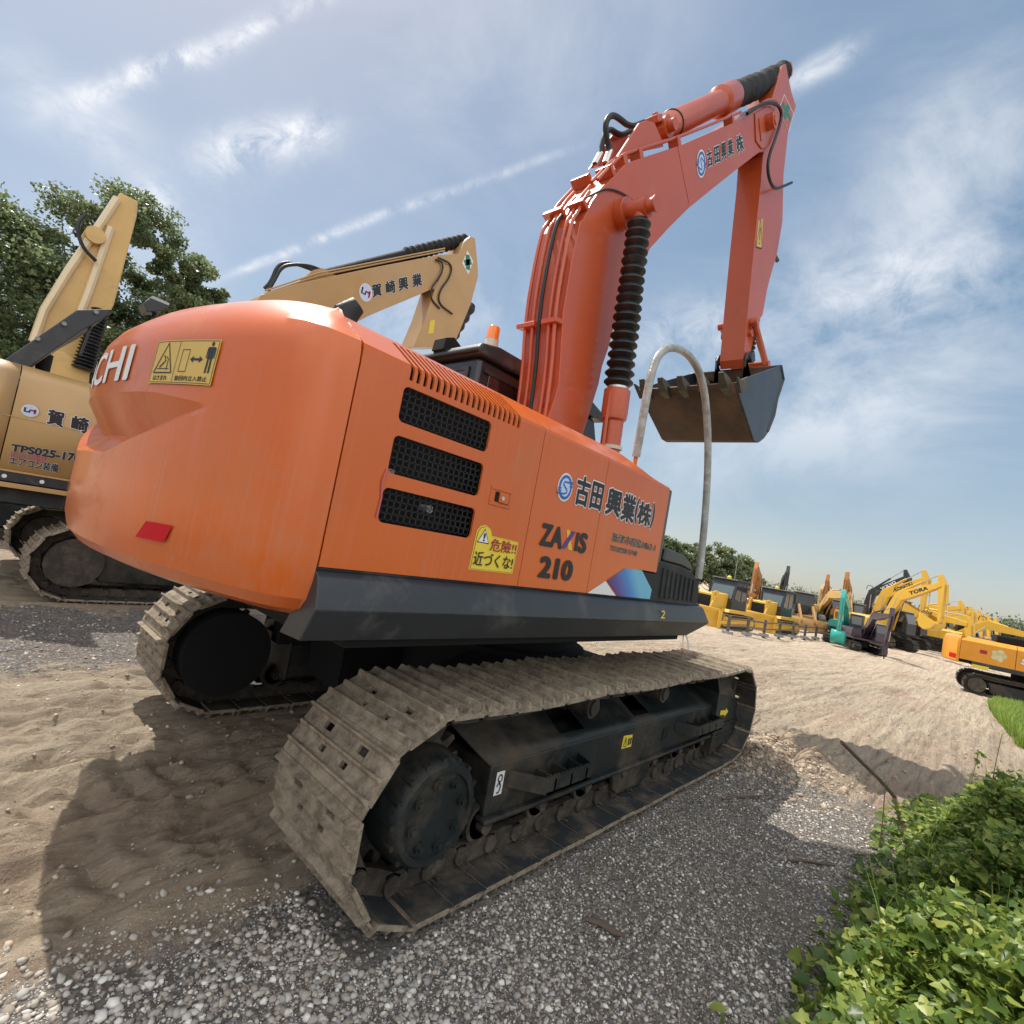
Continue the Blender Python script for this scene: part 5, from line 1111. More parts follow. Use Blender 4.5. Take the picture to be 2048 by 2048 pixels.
def height(x,y):
    x=np.asarray(x,float);y=np.asarray(y,float);z=zg0(x,y);far=np.hypot(x+3,y+3)
    g=gravmask(x,y);att=1/(1+(far/18)**2)
    wx=x+.8*fbm(x*.5,y*.5,3,9);wy=y+.35*fbm(x*.35,y*.35,3,12)+.06*x
    rid=np.abs(fbm(wx*.35,wy*5.,3,20)-.5)*2
    cr_=(1-np.abs(fbm(wx*.55,wy*7.,4,70)-.5)*2)**7;cr2=(1-np.abs(fbm(wx*1.6+3,wy*4.,4,80)-.5)*2)**10
    z=z-(1-g)*(cr_*.045+cr2*.030)*att
    z=z+(1-g)*((.5-rid)*.05+(fbm(x*3.,y*3.5,4,2)-.5)*.08+(fbm(x*9,y*15,4,4)-.5)*.055)*(.45+.55*att)
    z=z+g*((fbm(x*2.2,y*2.2,3,7)-.5)*.05+(fbm(x*18,y*18,3,8)-.5)*.02)
    ln=sstep(-.9,-1.7,x)*sstep(.38,.55,fbm(x*.8,y*1.3,3,95))*(1-g);wv=y+.05*fbm(x*1.2,y*2,3,96)+.02*np.sin(x*2.1)
    z=z-ln*.020*np.clip(1-np.abs(((wv/.115)%1)-.5)*5,0,1)*(.4+fbm(x*4,y*9,3,97))
    # deep crawler rut across the yard on the left, with cleat prints
    for yc,w in ((1.15,.30),(.25,.22),(-.35,.20)):
        m=np.exp(-((y-yc-.10*np.sin(x*.7))/w)**4)*sstep(-1.6,-2.4,x);z=z-m*(.026+.028*(np.abs(((x*1.0+y*.2)/.19)%1-.5)*2))*1.
        e=np.exp(-((np.abs(y-yc-.10*np.sin(x*.7))-w*1.15)/.07)**2)*sstep(-1.6,-2.4,x);z=z+e*.045*fbm(x*6,y*6,3,31)
    for yc,sl in ((-1.4,-.02),(.3,-.05),(2.4,-.03),(-.5,-.08),(4.8,0.)):
        m=np.exp(-((y-yc-sl*x-.2*np.sin(x*.25))/.32)**4)*sstep(3.,5.,x);z=z-m*(.03+.02*(np.abs((x/.3)%1-.5)*2))
    # soil heap pushed up ahead of the near crawler
    hx,hy=x-2.25,y+1.35;m=np.exp(-((hx*.9+hy*.25)/.55)**2-((hy-hx*.25)/.62)**2)
    z=z+m*(.20*(.45+.75*fbm(x*5,y*5,3,40)+.5*np.abs(fbm(x*17,y*17,4,41)-.5)))
    # flatten under the crawlers of the two near machines
    for yc in (-1.145,1.145,4.75,7.1):
        k=sstep(.42,.30,np.abs(y-yc))*sstep(2.25,1.95,np.abs(x-(0 if yc<2 else -.5)));z=z*(1-k)-.004*k
    return z
def axis(c,s0,k,lim,lo):
    P=[0.]
    while P[-1]<lim: P.append(P[-1]+max(s0,k*(P[-1]-lo)))
    return P
gx=np.array([-3.2-p for p in axis(0,.024,.03,3000,2.2)[::-1][:-1]]+[-3.2+p for p in axis(0,.024,.0125,3000,4.2)])
gy=np.array([-2.9-p for p in axis(0,.03,.04,3000,1.0)[::-1][:-1]]+[-2.9+p for p in axis(0,.024,.0145,3000,3.6)])
GX,GY=np.meshgrid(gx,gy,indexing='ij');GZ=height(GX,GY)
nx,ny=len(gx),len(gy)
me=bpy.data.meshes.new('ground');co=np.stack([GX,GY,GZ],-1).reshape(-1,3)
I=(np.arange(nx-1)[:,None]*ny+np.arange(ny-1)[None,:]).ravel();F=np.stack([I,I+ny,I+ny+1,I+1],-1)
me.vertices.add(len(co));me.vertices.foreach_set('co',co.ravel().astype(np.float32));me.loops.add(F.size);me.loops.foreach_set('vertex_index',F.ravel().astype(np.int32));me.polygons.add(len(F));me.polygons.foreach_set('loop_start',(np.arange(len(F))*4).astype(np.int32));me.update(calc_edges=True);me.shade_smooth()
at_=me.attributes.new('gravel','FLOAT','POINT');at_.data.foreach_set('value',gravmask(GX,GY).ravel().astype(np.float32))
G=bpy.data.objects.new('ground',me);COL.objects.link(G);G['kind']='structure'
print('ground',nx,ny)
def groundmat():
    m=bpy.data.materials.new('yard_soil');m.use_nodes=True;N=m.node_tree.nodes;L=m.node_tree.links;b=N['Principled BSDF'];b.inputs['Roughness'].default_value=.9;b.inputs['Specular IOR Level'].default_value=.25
    tc=N.new('ShaderNodeTexCoord')
    def mp(s):
        q=N.new('ShaderNodeMapping');q.inputs['Scale'].default_value=s;L.new(tc.outputs['Object'],q.inputs[0]);return q.outputs[0]
    def noise(v,sc,d=6,ro=.6,dist=0):
        n=N.new('ShaderNodeTexNoise');n.inputs['Scale'].default_value=sc;n.inputs['Detail'].default_value=d;n.inputs['Roughness'].default_value=ro;n.inputs['Distortion'].default_value=dist;L.new(v,n.inputs['Vector']);return n.outputs[0]
    def mr(s,a,c,lo=0,hi=1):
        r=N.new('ShaderNodeMapRange');r.inputs['From Min'].default_value=a;r.inputs['From Max'].default_value=c;r.inputs['To Min'].default_value=lo;r.inputs['To Max'].default_value=hi;L.new(s,r.inputs['Value']);return r.outputs[0]
    def mix(f,a,c,bl='MIX'):
        x=N.new('ShaderNodeMix');x.data_type='RGBA';x.blend_type=bl
        if isinstance(f,float): x.inputs[0].default_value=f
        else: L.new(f,x.inputs[0])
        for i,s in ((6,a),(7,c)):
            if isinstance(s,tuple): x.inputs[i].default_value=(*s,1)
            else: L.new(s,x.inputs[i])
        return x.outputs[2]
    o=mp((1,1,1));st=mp((.16,1.5,1));st2=mp((.28,6,1))
    c=mix(mr(noise(st,1.1,7,.65,.6),.36,.66),(.62,.51,.37),(.44,.315,.24))
    c=mix(mr(noise(o,.35,5,.6),.45,.7),c,(.54,.455,.34))
    c=mix(mr(noise(st2,1.6,8,.75,.4),.47,.68,0,.85),c,(.26,.195,.145))
    c=mix(mr(noise(o,7,8,.75),.50,.75,0,.5),c,(.62,.53,.39))
    c=mix(mr(noise(o,34,5,.8),.56,.75,0,.55),c,(.34,.27,.20))
    at=N.new('ShaderNodeAttribute');at.attribute_name='gravel'
    v=N.new('ShaderNodeTexVoronoi');v.inputs['Scale'].default_value=46;v.inputs['Randomness'].default_value=1;L.new(o,v.inputs['Vector'])
    cr=N.new('ShaderNodeValToRGB');e=cr.color_ramp.elements;e[0].color=(.17,.15,.135,1);e[1].color=(.58,.56,.53,1);k=e.new(.5);k.color=(.34,.31,.28,1);k=e.new(.75);k.color=(.36,.36,.36,1)
    sp=N.new('ShaderNodeSeparateColor');L.new(v.outputs['Color'],sp.inputs[0]);L.new(sp.outputs[0],cr.inputs[0])
    gcol=mix(mr(v.outputs['Distance'],.32,.62),cr.outputs[0],(.24,.215,.19));gcol=mix(mr(noise(o,2.4,5,.7),.45,.68,0,.7),gcol,(.33,.275,.22))
    m1=N.new('ShaderNodeMath');m1.operation='ADD';L.new(at.outputs['Fac'],m1.inputs[0]);L.new(mr(noise(o,9,6,.7),.3,.7,-.3,.3),m1.inputs[1])
    gm=mr(m1.outputs[0],.35,.65);c=mix(gm,c,gcol);L.new(c,b.inputs['Base Color'])
    ad=N.new('ShaderNodeMath');ad.operation='MULTIPLY';L.new(mr(v.outputs['Distance'],0,.7,1,0),ad.inputs[0]);L.new(gm,ad.inputs[1])
    a2=N.new('ShaderNodeMath');a2.operation='ADD';L.new(ad.outputs[0],a2.inputs[0]);L.new(noise(o,26,8,.75),a2.inputs[1])
    bp=N.new('ShaderNodeBump');bp.inputs['Strength'].default_value=1.;bp.inputs['Distance'].default_value=.035;L.new(a2.outputs[0],bp.inputs['Height'])
    b2=N.new('ShaderNodeBump');b2.inputs['Strength'].default_value=1.;b2.inputs['Distance'].default_value=.13;L.new(noise(st2,1.3,9,.7,.5),b2.inputs['Height']);L.new(b2.outputs[0],bp.inputs['Normal']);L.new(bp.outputs[0],b.inputs['Normal']);return m
me.materials.append(groundmat())
def gpt(xw,yw,cr=W_):
    d=ray(cr[0]+xw*cr[2],cr[1]+yw*cr[2]);t=.5
    while t<400:
        p=CAM+d*t
        if p[2]<float(zg0(p[0],p[1])): break
        t*=1.01
    return Vector((p[0],p[1],float(zg0(p[0],p[1]))))
def gz(x,y): return float(height(np.array([x]),np.array([y]))[0])
def polar(az,dist):
    a=R_(az);x=CAM[0]+dist*math.cos(a);y=CAM[1]+dist*math.sin(a);return (x,y,float(zg0(x,y)))
# ------------------------------------------------------------- scatter helper
def rotmats(n,tilt=PI,up=False):
    a=rng.uniform(0,2*PI,n);b=rng.uniform(0,1,n)*tilt if not up else rng.uniform(.3,1,n)*tilt;c=rng.uniform(0,2*PI,n)
    def rz(t): z=np.zeros((n,3,3));z[:,0,0]=np.cos(t);z[:,0,1]=-np.sin(t);z[:,1,0]=np.sin(t);z[:,1,1]=np.cos(t);z[:,2,2]=1;return z
    def rx(t): z=np.zeros((n,3,3));z[:,1,1]=np.cos(t);z[:,1,2]=-np.sin(t);z[:,2,1]=np.sin(t);z[:,2,2]=np.cos(t);z[:,0,0]=1;return z
    return rz(a)@rx(b)@rz(c)
def scatter(name,tv,tf,pos,sc,rm,m,smooth=False,parent=None,mat2=None):
    """many small pieces in one mesh (ground cover, gravel, leaves)"""
    n=len(pos);tv=np.asarray(tv,float);k=tv.shape[-2];V=(np.einsum('nij,nkj->nki',rm,np.broadcast_to(tv,(n,k,3))*sc[:,None,:])+pos[:,None,:]).reshape(-1,3)
    lens=[len(f) for f in tf];flat=np.concatenate([np.array(f) for f in tf])
    LI=(flat[None,:]+(np.arange(n)*k)[:,None]).ravel();LS=np.r_[0,np.cumsum(np.tile(lens,n))[:-1]]
    me=bpy.data.meshes.new(name);me.vertices.add(len(V));me.vertices.foreach_set('co',V.ravel().astype(np.float32));me.loops.add(len(LI));me.loops.foreach_set('vertex_index',LI.astype(np.int32));me.polygons.add(len(LS));me.polygons.foreach_set('loop_start',LS.astype(np.int32));me.update(calc_edges=True)
    if smooth: me.shade_smooth()
    me.materials.append(m);o=bpy.data.objects.new(name,me);COL.objects.link(o)
    if parent:o.parent=parent
    return o
def ico():
    t=(1+5**.5)/2;v=np.array([(-1,t,0),(1,t,0),(-1,-t,0),(1,-t,0),(0,-1,t),(0,1,t),(0,-1,-t),(0,1,-t),(t,0,-1),(t,0,1),(-t,0,-1),(-t,0,1)])/math.hypot(1,t)
    f=[(0,11,5),(0,5,1),(0,1,7),(0,7,10),(0,10,11),(1,5,9),(5,11,4),(11,10,2),(10,7,6),(7,1,8),(3,9,4),(3,4,2),(3,2,6),(3,6,8),(3,8,9),(4,9,5),(2,4,11),(6,2,10),(8,6,7),(9,8,1)];return v,f
def stonemat(name,cols,rough=.85):
    m=bpy.data.materials.new(name);m.use_nodes=True;N=m.node_tree.nodes;L=m.node_tree.links;b=N['Principled BSDF'];b.inputs['Roughness'].default_value=rough
    g=N.new('ShaderNodeNewGeometry');cr=N.new('ShaderNodeValToRGB');cr.color_ramp.interpolation='CONSTANT';cr.color_ramp.elements.remove(cr.color_ramp.elements[0])
    for i,c in enumerate(cols):
        e=cr.color_ramp.elements[0] if i==0 else cr.color_ramp.elements.new(i/len(cols))
        e.position=i/len(cols);e.color=(*c,1)
    n=N.new('ShaderNodeTexNoise');n.inputs['Scale'].default_value=60;n.inputs['Detail'].default_value=4;tc=N.new('ShaderNodeTexCoord');L.new(tc.outputs['Object'],n.inputs['Vector'])
    mr=N.new('ShaderNodeMapRange');mr.inputs['To Min'].default_value=.7;mr.inputs['To Max'].default_value=1.2;L.new(n.outputs[0],mr.inputs['Value'])
    mx=N.new('ShaderNodeMix');mx.data_type='RGBA';mx.blend_type='MULTIPLY';mx.inputs[0].default_value=1.;L.new(g.outputs['Random Per Island'],cr.inputs[0]);L.new(cr.outputs[0],mx.inputs[6]);L.new(mr.outputs[0],mx.inputs[7]);L.new(mx.outputs[2],b.inputs['Base Color']);return m
GRAV=stonemat('gravel_stones',[(.38,.335,.285),(.46,.42,.36),(.28,.24,.20),(.40,.38,.35),(.56,.53,.47),(.33,.28,.235),(.49,.45,.395),(.40,.35,.31),(.74,.71,.65),(.32,.305,.285)])
CLOD=stonemat('soil_clods',[(.46,.36,.26),(.40,.30,.22),(.34,.26,.19),(.50,.41,.30),(.40,.34,.27)])
v0,f0=ico()
def stones(name,n,xr,yr,maskf,smin,smax,m,kind_label=None):
    x=rng.uniform(*xr,n);y=rng.uniform(*yr,n);k=rng.uniform(0,1,n)<maskf(x,y);x=x[k];y=y[k];n=len(x)
    s=smin*(smax/smin)**(rng.uniform(0,1,n)**4.0);z=height(x,y)+s*.10
    if name=='gravel': s=s*(.50+.38*sstep(-.6,-2.4,x)+.35*(fbm(x*1.3,y*1.3,2,90)-.5))
    sc=np.stack([s*rng.uniform(.75,1.35,n),s*rng.uniform(.7,1.1,n),s*rng.uniform(.45,.8,n)],-1)
    tv=v0[None]*(1+rng.uniform(-.34,.26,(n,12,1)))
    o=scatter(name,tv,f0,np.stack([x,y,z],-1),sc,rotmats(n,.5),m)
    o['kind']='stuff';return o
nearw=lambda x,y: np.clip(1.35-np.hypot(x+3.2,y+2.9)/5.2,.05,1)
stones('gravel',230000,(-3.6,2.4),(-3.0,-.3),lambda x,y:gravmask(x,y)*nearw(x,y)*(1-.9*((np.abs(y+1.145)<.32)&(np.abs(x)<2))),.0035,.021,GRAV)
stones('gravel',12000,(-3.2,1.5),(1.4,4.6),lambda x,y:gravmask(x,y)*.5,.006,.022,GRAV)
stones('soil_clods',22000,(-4,9),(-3.2,3.4),lambda x,y:(1-gravmask(x,y))*.4,.004,.024,CLOD)
stones('soil_clods',16000,(1.2,3.4),(-2.3,-.5),lambda x,y:np.exp(-((x-2.25)**2+(y+1.35)**2)/.40),.006,.036,CLOD)
# ------------------------------------------------------------- weeds
def leaf_lobed():
    P=[(0,0),(.16,.04),(.36,.10),(.33,.26),(.46,.44),(.36,.56),(.22,.62),(.17,.80),(0,1.0),(-.17,.80),(-.22,.62),(-.36,.56),(-.46,.44),(-.33,.26),(-.36,.10),(-.16,.04)]
    v=[(x,y,abs(x)*.30-.12*y*y) for x,y in P]+[(0,.5,-.03)]
    c=len(P);return np.array(v),[(i,(i+1)%c,c) for i in range(c)]
def leaf_oval():
    P=[(0,0),(.17,.2),(.24,.45),(.18,.72),(0,1),(-.18,.72),(-.24,.45),(-.17,.2)]
    v=[(x,y,abs(x)*.45-.22*y*y) for x,y in P]+[(0,.3,-.02),(0,.7,-.11)]
    return np.array(v),[(0,1,8),(1,2,8),(2,9,8),(2,3,9),(3,4,9),(4,5,9),(5,6,9),(6,8,9),(6,7,8),(7,0,8)]
def blade():
    v=[(-.5,0,0),(.5,0,0),(.42,.0,.35),(-.42,0,.35),(.28,.10,.7),(-.28,.10,.7),(0,.28,1)];return np.array(v,float),[(0,1,2,3),(3,2,4,5),(5,4,6)]
def inpoly(x,y,P):
    c=np.zeros(len(x),bool);n=len(P)
    for i in range(n):
        x0,y0=P[i];x1,y1=P[(i+1)%n];k=((y0>y)!=(y1>y))&(x<(x1-x0)*(y-y0)/(y1-y0+1e-12)+x0);c^=k
    return c
WP=[(2.7,-2.58),(1.9,-2.52),(.9,-2.55),(.1,-2.52),(-.5,-2.50),(-.98,-2.58),(-1.15,-2.72),(-.95,-3.2),(.2,-4.6),(4,-6.5),(8.3,-6.0),(6,-3.7),(4.,-3.15)]
def samp(n,P):
    a=np.array(P);x=rng.uniform(a[:,0].min(),a[:,0].max(),n);y=rng.uniform(a[:,1].min(),a[:,1].max(),n);k=inpoly(x,y,P);return x[k],y[k]
def edged(x,y): # metres inside the left/top edge, softens the canopy
    return np.clip((-2.50-.04*np.clip(x,-9,2)-np.clip(x-2,0,9)*.22-y),0,1)
def weedset(name,n,tmpl,s0,s1,P,tilt,hmax):
    x,y=samp(n,P);e=edged(x,y);k=rng.uniform(0,1,len(x))<(.10+.9*sstep(.02,.42,e+.25*(fbm(x*5,y*5,3,66)-.5)));x=x[k];y=y[k];e=e[k];hh=hmax*(.10+.90*sstep(0,.65,e))*(.22+1.6*fbm(x*2.6,y*2.6,3,60)**1.5);n=len(x)
    z=gz0(x,y)+hh*rng.uniform(.15,1,n)**.6;s=rng.uniform(s0,s1,n);sc=np.stack([s,s,s],-1)
    return scatter(name,tmpl[0],tmpl[1],np.stack([x,y,z],-1),sc,rotmats(n,tilt),LEAFW)
gz0=lambda x,y:zg0(x,y)
near=[p for p in WP]
NW=[(2.2,-2.50),(.9,-2.5),(-.5,-2.46),(-1.0,-2.54),(-1.25,-2.75),(-.95,-3.2),(.2,-4.4),(2.6,-4.4),(3,-2.7)]
o=weedset('weeds',34000,leaf_lobed(),.024,.078,NW,1.3,.54);o['kind']='stuff'
o=weedset('weeds',26000,leaf_oval(),.018,.055,NW,1.5,.60);o['kind']='stuff'
o=weedset('weeds',26000,leaf_oval(),.03,.09,[(2.4,-2.6),(2.4,-4.2),(4,-6.5),(8.3,-6),(6,-3.8),(4,-3.2)],1.4,.48);o['kind']='stuff'
def blades(name,n,P,h0,h1,w,m,dense=None):
    x,y=samp(n,P);n=len(x);h=rng.uniform(h0,h1,n);z=gz0(x,y)-.01
    sc=np.stack([np.full(n,w),h,h],-1);a=rng.uniform(0,2*PI,n);t=rng.uniform(-.1,.55,n)
    rm=rotmats(n,.45);return scatter(name,*blade(),np.stack([x,y,z],-1),sc,rm,m)
o=blades('weed_grass',2200,[(2.0,-2.75),(-.7,-2.70),(-.9,-3.2),(.2,-4.6),(4,-5)],.15,.46,.008,GRASSM);o['kind']='stuff'
o=blades('verge_grass',60000,[(8.3,-3.52),(12.5,-3.36),(16.5,-3.28),(20.5,-3.5),(22,-5),(16,-7),(9,-6)],.12,.34,.02,GRASSM);o['kind']='stuff'
# tall single plants in the weeds
def stemplant(label,x,y,h,lean,nl,ls,cat='weed plant',name='weed_plant',curl=False,mm=None):
    z=gz(x,y);t=thing(name,label,cat,(x,y,z));pts=[]
    for i in range(9):
        f=i/8;pts.append((lean[0]*f*f,lean[1]*f*f,h*f))
    if curl: 
        p=pts[-1];pts+=[(p[0]+.05*math.sin(a)*1.2,p[1]-.05*math.sin(a),p[2]+.05*(1-math.cos(a))*-1+.03) for a in (.6,1.3,2.,2.8,3.6)]
    MB().tube(pts,[.0045*(1-.06*i) for i in range(len(pts))],6).build('stem',DRYST,t,smooth=60)
    if nl:
        ip=rng.integers(2,9,nl);P=np.array(pts)[ip]+rng.normal(0,.012,(nl,3));s=rng.uniform(ls*.6,ls,nl);scatter('leaves',*leaf_oval(),P,np.stack([s,s,s],-1),rotmats(nl,1.9),mm or LEAFW,parent=t)
    return t
stemplant('tall dark leafy weed stem standing up against the bare soil at the right edge',2.35,-2.95,.62,(.08,-.03),34,.06)
stemplant('thin dry curled stem rising highest behind the tall leafy weed',2.75,-3.08,.72,(.02,-.03),5,.03,curl=True)
stemplant('low seedling with two broad leaves alone on the gravel at the left of the weeds',-1.18,-2.40,.10,(.01,.0),7,.07,'seedling','seedling')
stemplant('slender dry grass stalk leaning over the sunlit soil above the weeds',1.25,-2.55,.42,(.05,.02),3,.03)
def tuft(label,x,y,n,h):
    z=gz(x,y);t=thing('grass_tuft',label,'grass tuft',(x,y,z));hh=rng.uniform(h*.6,h,n);P=rng.normal(0,.02,(n,3));P[:,2]=0
    o=scatter('blades',*blade(),P,np.stack([np.full(n,.012),hh,hh],-1),rotmats(n,.5),GRASSM,parent=t)
tuft('tall bright grass tuft rising through the near weeds at the bottom right',-.55,-2.78,38,.34)
tuft('pale sunlit grass tuft standing at the back of the weed patch',3.2,-3.15,60,.42)
# stick, husks, debris
a=gpt(1690,1503);bb=up(1588*W_[2],1400*W_[2],1,a.y+.12);bb=Vector(bb)
pts=smoothpts([a+Vector((0,0,-.02)),a.lerp(bb,.3)+Vector((0,.02,.015)),a.lerp(bb,.6)+Vector((0,0,.0)),bb],2)
st=MB().tube(pts,[.017-.007*i/len(pts) for i in range(len(pts))],8);tag(st.build('stick',WOODM,None,smooth=60),'long dark crooked stick poking up out of the weeds over the bare soil','stick')
def husk(label,x,y,L,w,rz,ry,tw,k=4):
    mb=MB();z=gz(x,y)+.025
    for q in range(k):
        n=12;V=[];F=[];sp=(q-k/2)*.35;L2=L*random.uniform(.7,1.05);ph=random.uniform(0,6);ww0=w*random.uniform(.5,1.)
        for i in range(n):
            f=i/(n-1);ww=ww0*math.sin(PI*(.10+.82*f))*(1+.25*math.sin(f*9+ph));a=tw*f+q*.4;c=Vector((L2*f,sp*L2*f*.45+.012*math.sin(f*5+ph),.05*math.sin(PI*f)*(1+.5*math.sin(ph))+.012*q))
            for s in (-1,-.3,.3,1): V.append(c+Vector((0,s*ww*math.cos(a),s*ww*math.sin(a)+(.5*ww if abs(s)==1 else 0))))
        for i in range(n-1):
            for m in (0,1,2): F.append((4*i+m,4*i+m+1,4*i+m+5,4*i+m+4))
        mb.add(V,F)
    o=mb.build('dry_husk',HUSK,None,smooth=30,solid=.002);o.location=(x,y,z);o.rotation_euler=(0,ry,rz);tag(o,label,'dry husk','dry husks on the soil heap');return o
husk('topmost pale dry husk lying on the soil heap ahead of the near crawler',2.35,-1.35,.46,.022,.15,-.10,.9,4)
husk('long split dry husk reaching right from the crest of the soil heap',2.45,-1.62,.55,.020,-.10,.02,.5,4)
husk('short curled dry husk at the right foot of the soil heap',2.35,-1.82,.38,.022,-.35,.04,1.6,3)
husk('darker ragged husk half buried below the pale ones',2.05,-1.84,.36,.018,-.25,.0,1.1,3)
for i,(x,y,L,rz,lb) in enumerate(((-2.15,-1.72,.14,.5,'flat grey splinter of wood on the gravel below the crawler'),(-1.05,-1.85,.16,-1.2,'rounded dark wood chip lying on the gravel beside the near crawler'),(1.05,-1.75,.45,-.35,'thin dark twig lying across the gravel right of the soil heap'),(.55,-2.30,.30,-.7,'small twig beside the sunlit patch near the weeds'))):
    z=gz(x,y)+.012;o=MB().tube([(-L/2,0,0),(-L*.1,.012,.004),(L*.3,-.008,.006),(L/2,0,0)],[.008 if i>1 else .014,.009 if i>1 else .022,.007 if i>1 else .02,.004 if i>1 else .01],8).build('twig' if i>1 else 'wood_chip',WOODM,None,smooth=60);o.location=(x,y,z);o.rotation_euler=(0,0,rz);o.scale=(1,1,.5 if i<2 else 1);tag(o,lb,'twig' if i>1 else 'wood chip')
# ------------------------------------------------------------- trees
def tree(label,x,y,h,r,nclus,nleaf,ls,m,base=.32,group=None,name='tree',z=None,bias=0.,tr=.16,cluster=.20):
    z=float(zg0(x,y)) if z is None else z
    t=thing(name,label,'tree',(x,y,z),group=group);tk=MB();th=h*base
    tk.tube(smoothpts([(0,0,-.1),(.1*r*.2,.05,th*.5),(-.05,.0,th),(.1,.1,h*.7)],1),[tr*1.2,tr*1.1,tr,tr*.9,tr*.7,tr*.5,tr*.35,tr*.2][:8] if False else None or [tr*(1.2-.14*i) for i in range(len(smoothpts([0*Vector((0,0,0))]*4,1)))],8)
    C=[]
    for i in range(nclus):
        while 1:
            p=rng.uniform(-1,1,3)
            d=np.linalg.norm(p)
            if .25<d<1 : break
        p=p/d*d**.45
        if p[2]<-.75: p[2]*=.6
        C.append((p[0]*r*(1-.12*p[2]),p[1]*r*(1-.12*p[2]),th*.75+(h-th*.75)*(.5+.5*p[2])))
    C=np.array(C)
    for i in range(0,nclus,max(1,nclus//16)):
        c=C[i];s=Vector((0,0,th*rng.uniform(.75,1.1)+ (c[2]-th)*.15));e=Vector(c);mid=s.lerp(e,.5)+Vector((0,0,-.05*h));tk.tube(smoothpts([s,mid,e],2),[tr*.5*(1-.09*k) for k in range(len(smoothpts([s,mid,e],2)))],6)
    tk.build('trunk',BARK,t,smooth=60)
    sz=rng.uniform(.45,1.25,nclus)*r*cluster*.85;n=nclus*nleaf;idx=np.repeat(np.arange(nclus),nleaf)
    d=rng.normal(0,1,(n,3));d/=np.linalg.norm(d,axis=1)[:,None];rad=rng.uniform(0,1,n)**.45
    P=C[idx]+d*(sz[idx]*rad)[:,None]*np.array([1.15,1.15,.72])
    s=rng.uniform(ls*.6,ls*1.2,n);lv=np.array([(-.32,0,0),(.32,0,0),(.22,.8,.08),(-.22,.8,-.05)])
    scatter('crown',lv,[(0,1,2,3)],P,np.stack([s,s,s],-1),rotmats(n,1.5),m,parent=t);return t
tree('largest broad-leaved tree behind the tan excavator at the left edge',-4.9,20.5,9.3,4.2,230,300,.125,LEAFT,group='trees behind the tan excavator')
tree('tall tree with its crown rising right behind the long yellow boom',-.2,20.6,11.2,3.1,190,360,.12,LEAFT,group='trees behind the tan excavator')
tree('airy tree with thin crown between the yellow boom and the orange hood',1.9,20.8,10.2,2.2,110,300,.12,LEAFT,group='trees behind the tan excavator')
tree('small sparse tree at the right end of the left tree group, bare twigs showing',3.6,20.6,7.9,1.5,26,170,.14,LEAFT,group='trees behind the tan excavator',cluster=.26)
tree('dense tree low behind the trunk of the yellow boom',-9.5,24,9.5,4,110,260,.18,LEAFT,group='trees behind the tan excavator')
q=[(25.8,95,9.0,3.6,'leftmost dark tree beyond the yard, just right of the black tool box'),(23.2,98,8.6,3.8,'round tree directly behind the wrapped handrail'),(20.6,96,9.1,4.2,'broad tree over the first bulldozer cab'),(18.3,100,7.9,3.6,'tree at the right end of the grove above the two bulldozers'),(28.5,96,9,4,'tree hidden mostly behind the tool box')]
for az,d,h,r,lb in q:
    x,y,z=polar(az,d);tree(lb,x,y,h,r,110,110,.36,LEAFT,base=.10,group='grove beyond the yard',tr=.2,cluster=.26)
# far wood: reads as one mass
x,y,_=polar(0,10);n=260;P=[]
for i in range(n):
    az=rng.uniform(-14,3.2) ;d=rng.uniform(225,250);a=R_(az);P.append((CAM[0]+d*math.cos(a),CAM[1]+d*math.sin(a),-1+rng.uniform(1.5,6.3)*(1 if az<2.4 else .6)))
for i in range(120):
    az=rng.uniform(3,16.5);d=rng.uniform(235,260);a=R_(az);P.append((CAM[0]+d*math.cos(a),CAM[1]+d*math.sin(a),-1+rng.uniform(.5,4.2)))
P=np.array(P);n=len(P);k=90;idx=np.repeat(np.arange(n),k);d=rng.normal(0,1,(n*k,3));PP_=P[idx]+d*np.array([1.3,1.3,1.25]);s=rng.uniform(.5,1.0,n*k)
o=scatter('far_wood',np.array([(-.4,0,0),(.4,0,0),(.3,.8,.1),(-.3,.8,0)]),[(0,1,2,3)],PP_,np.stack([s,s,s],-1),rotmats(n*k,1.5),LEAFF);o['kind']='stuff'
# thin mast beyond the bulldozers
x,y,z=polar(18.75,62);o=MB().tube([(0,0,-.1),(0,0,5.4)],[.05,.035],8).build('mast',GREY,None);o.location=(x,y,z);tag(o,'thin pale mast standing behind the first bulldozer','mast')
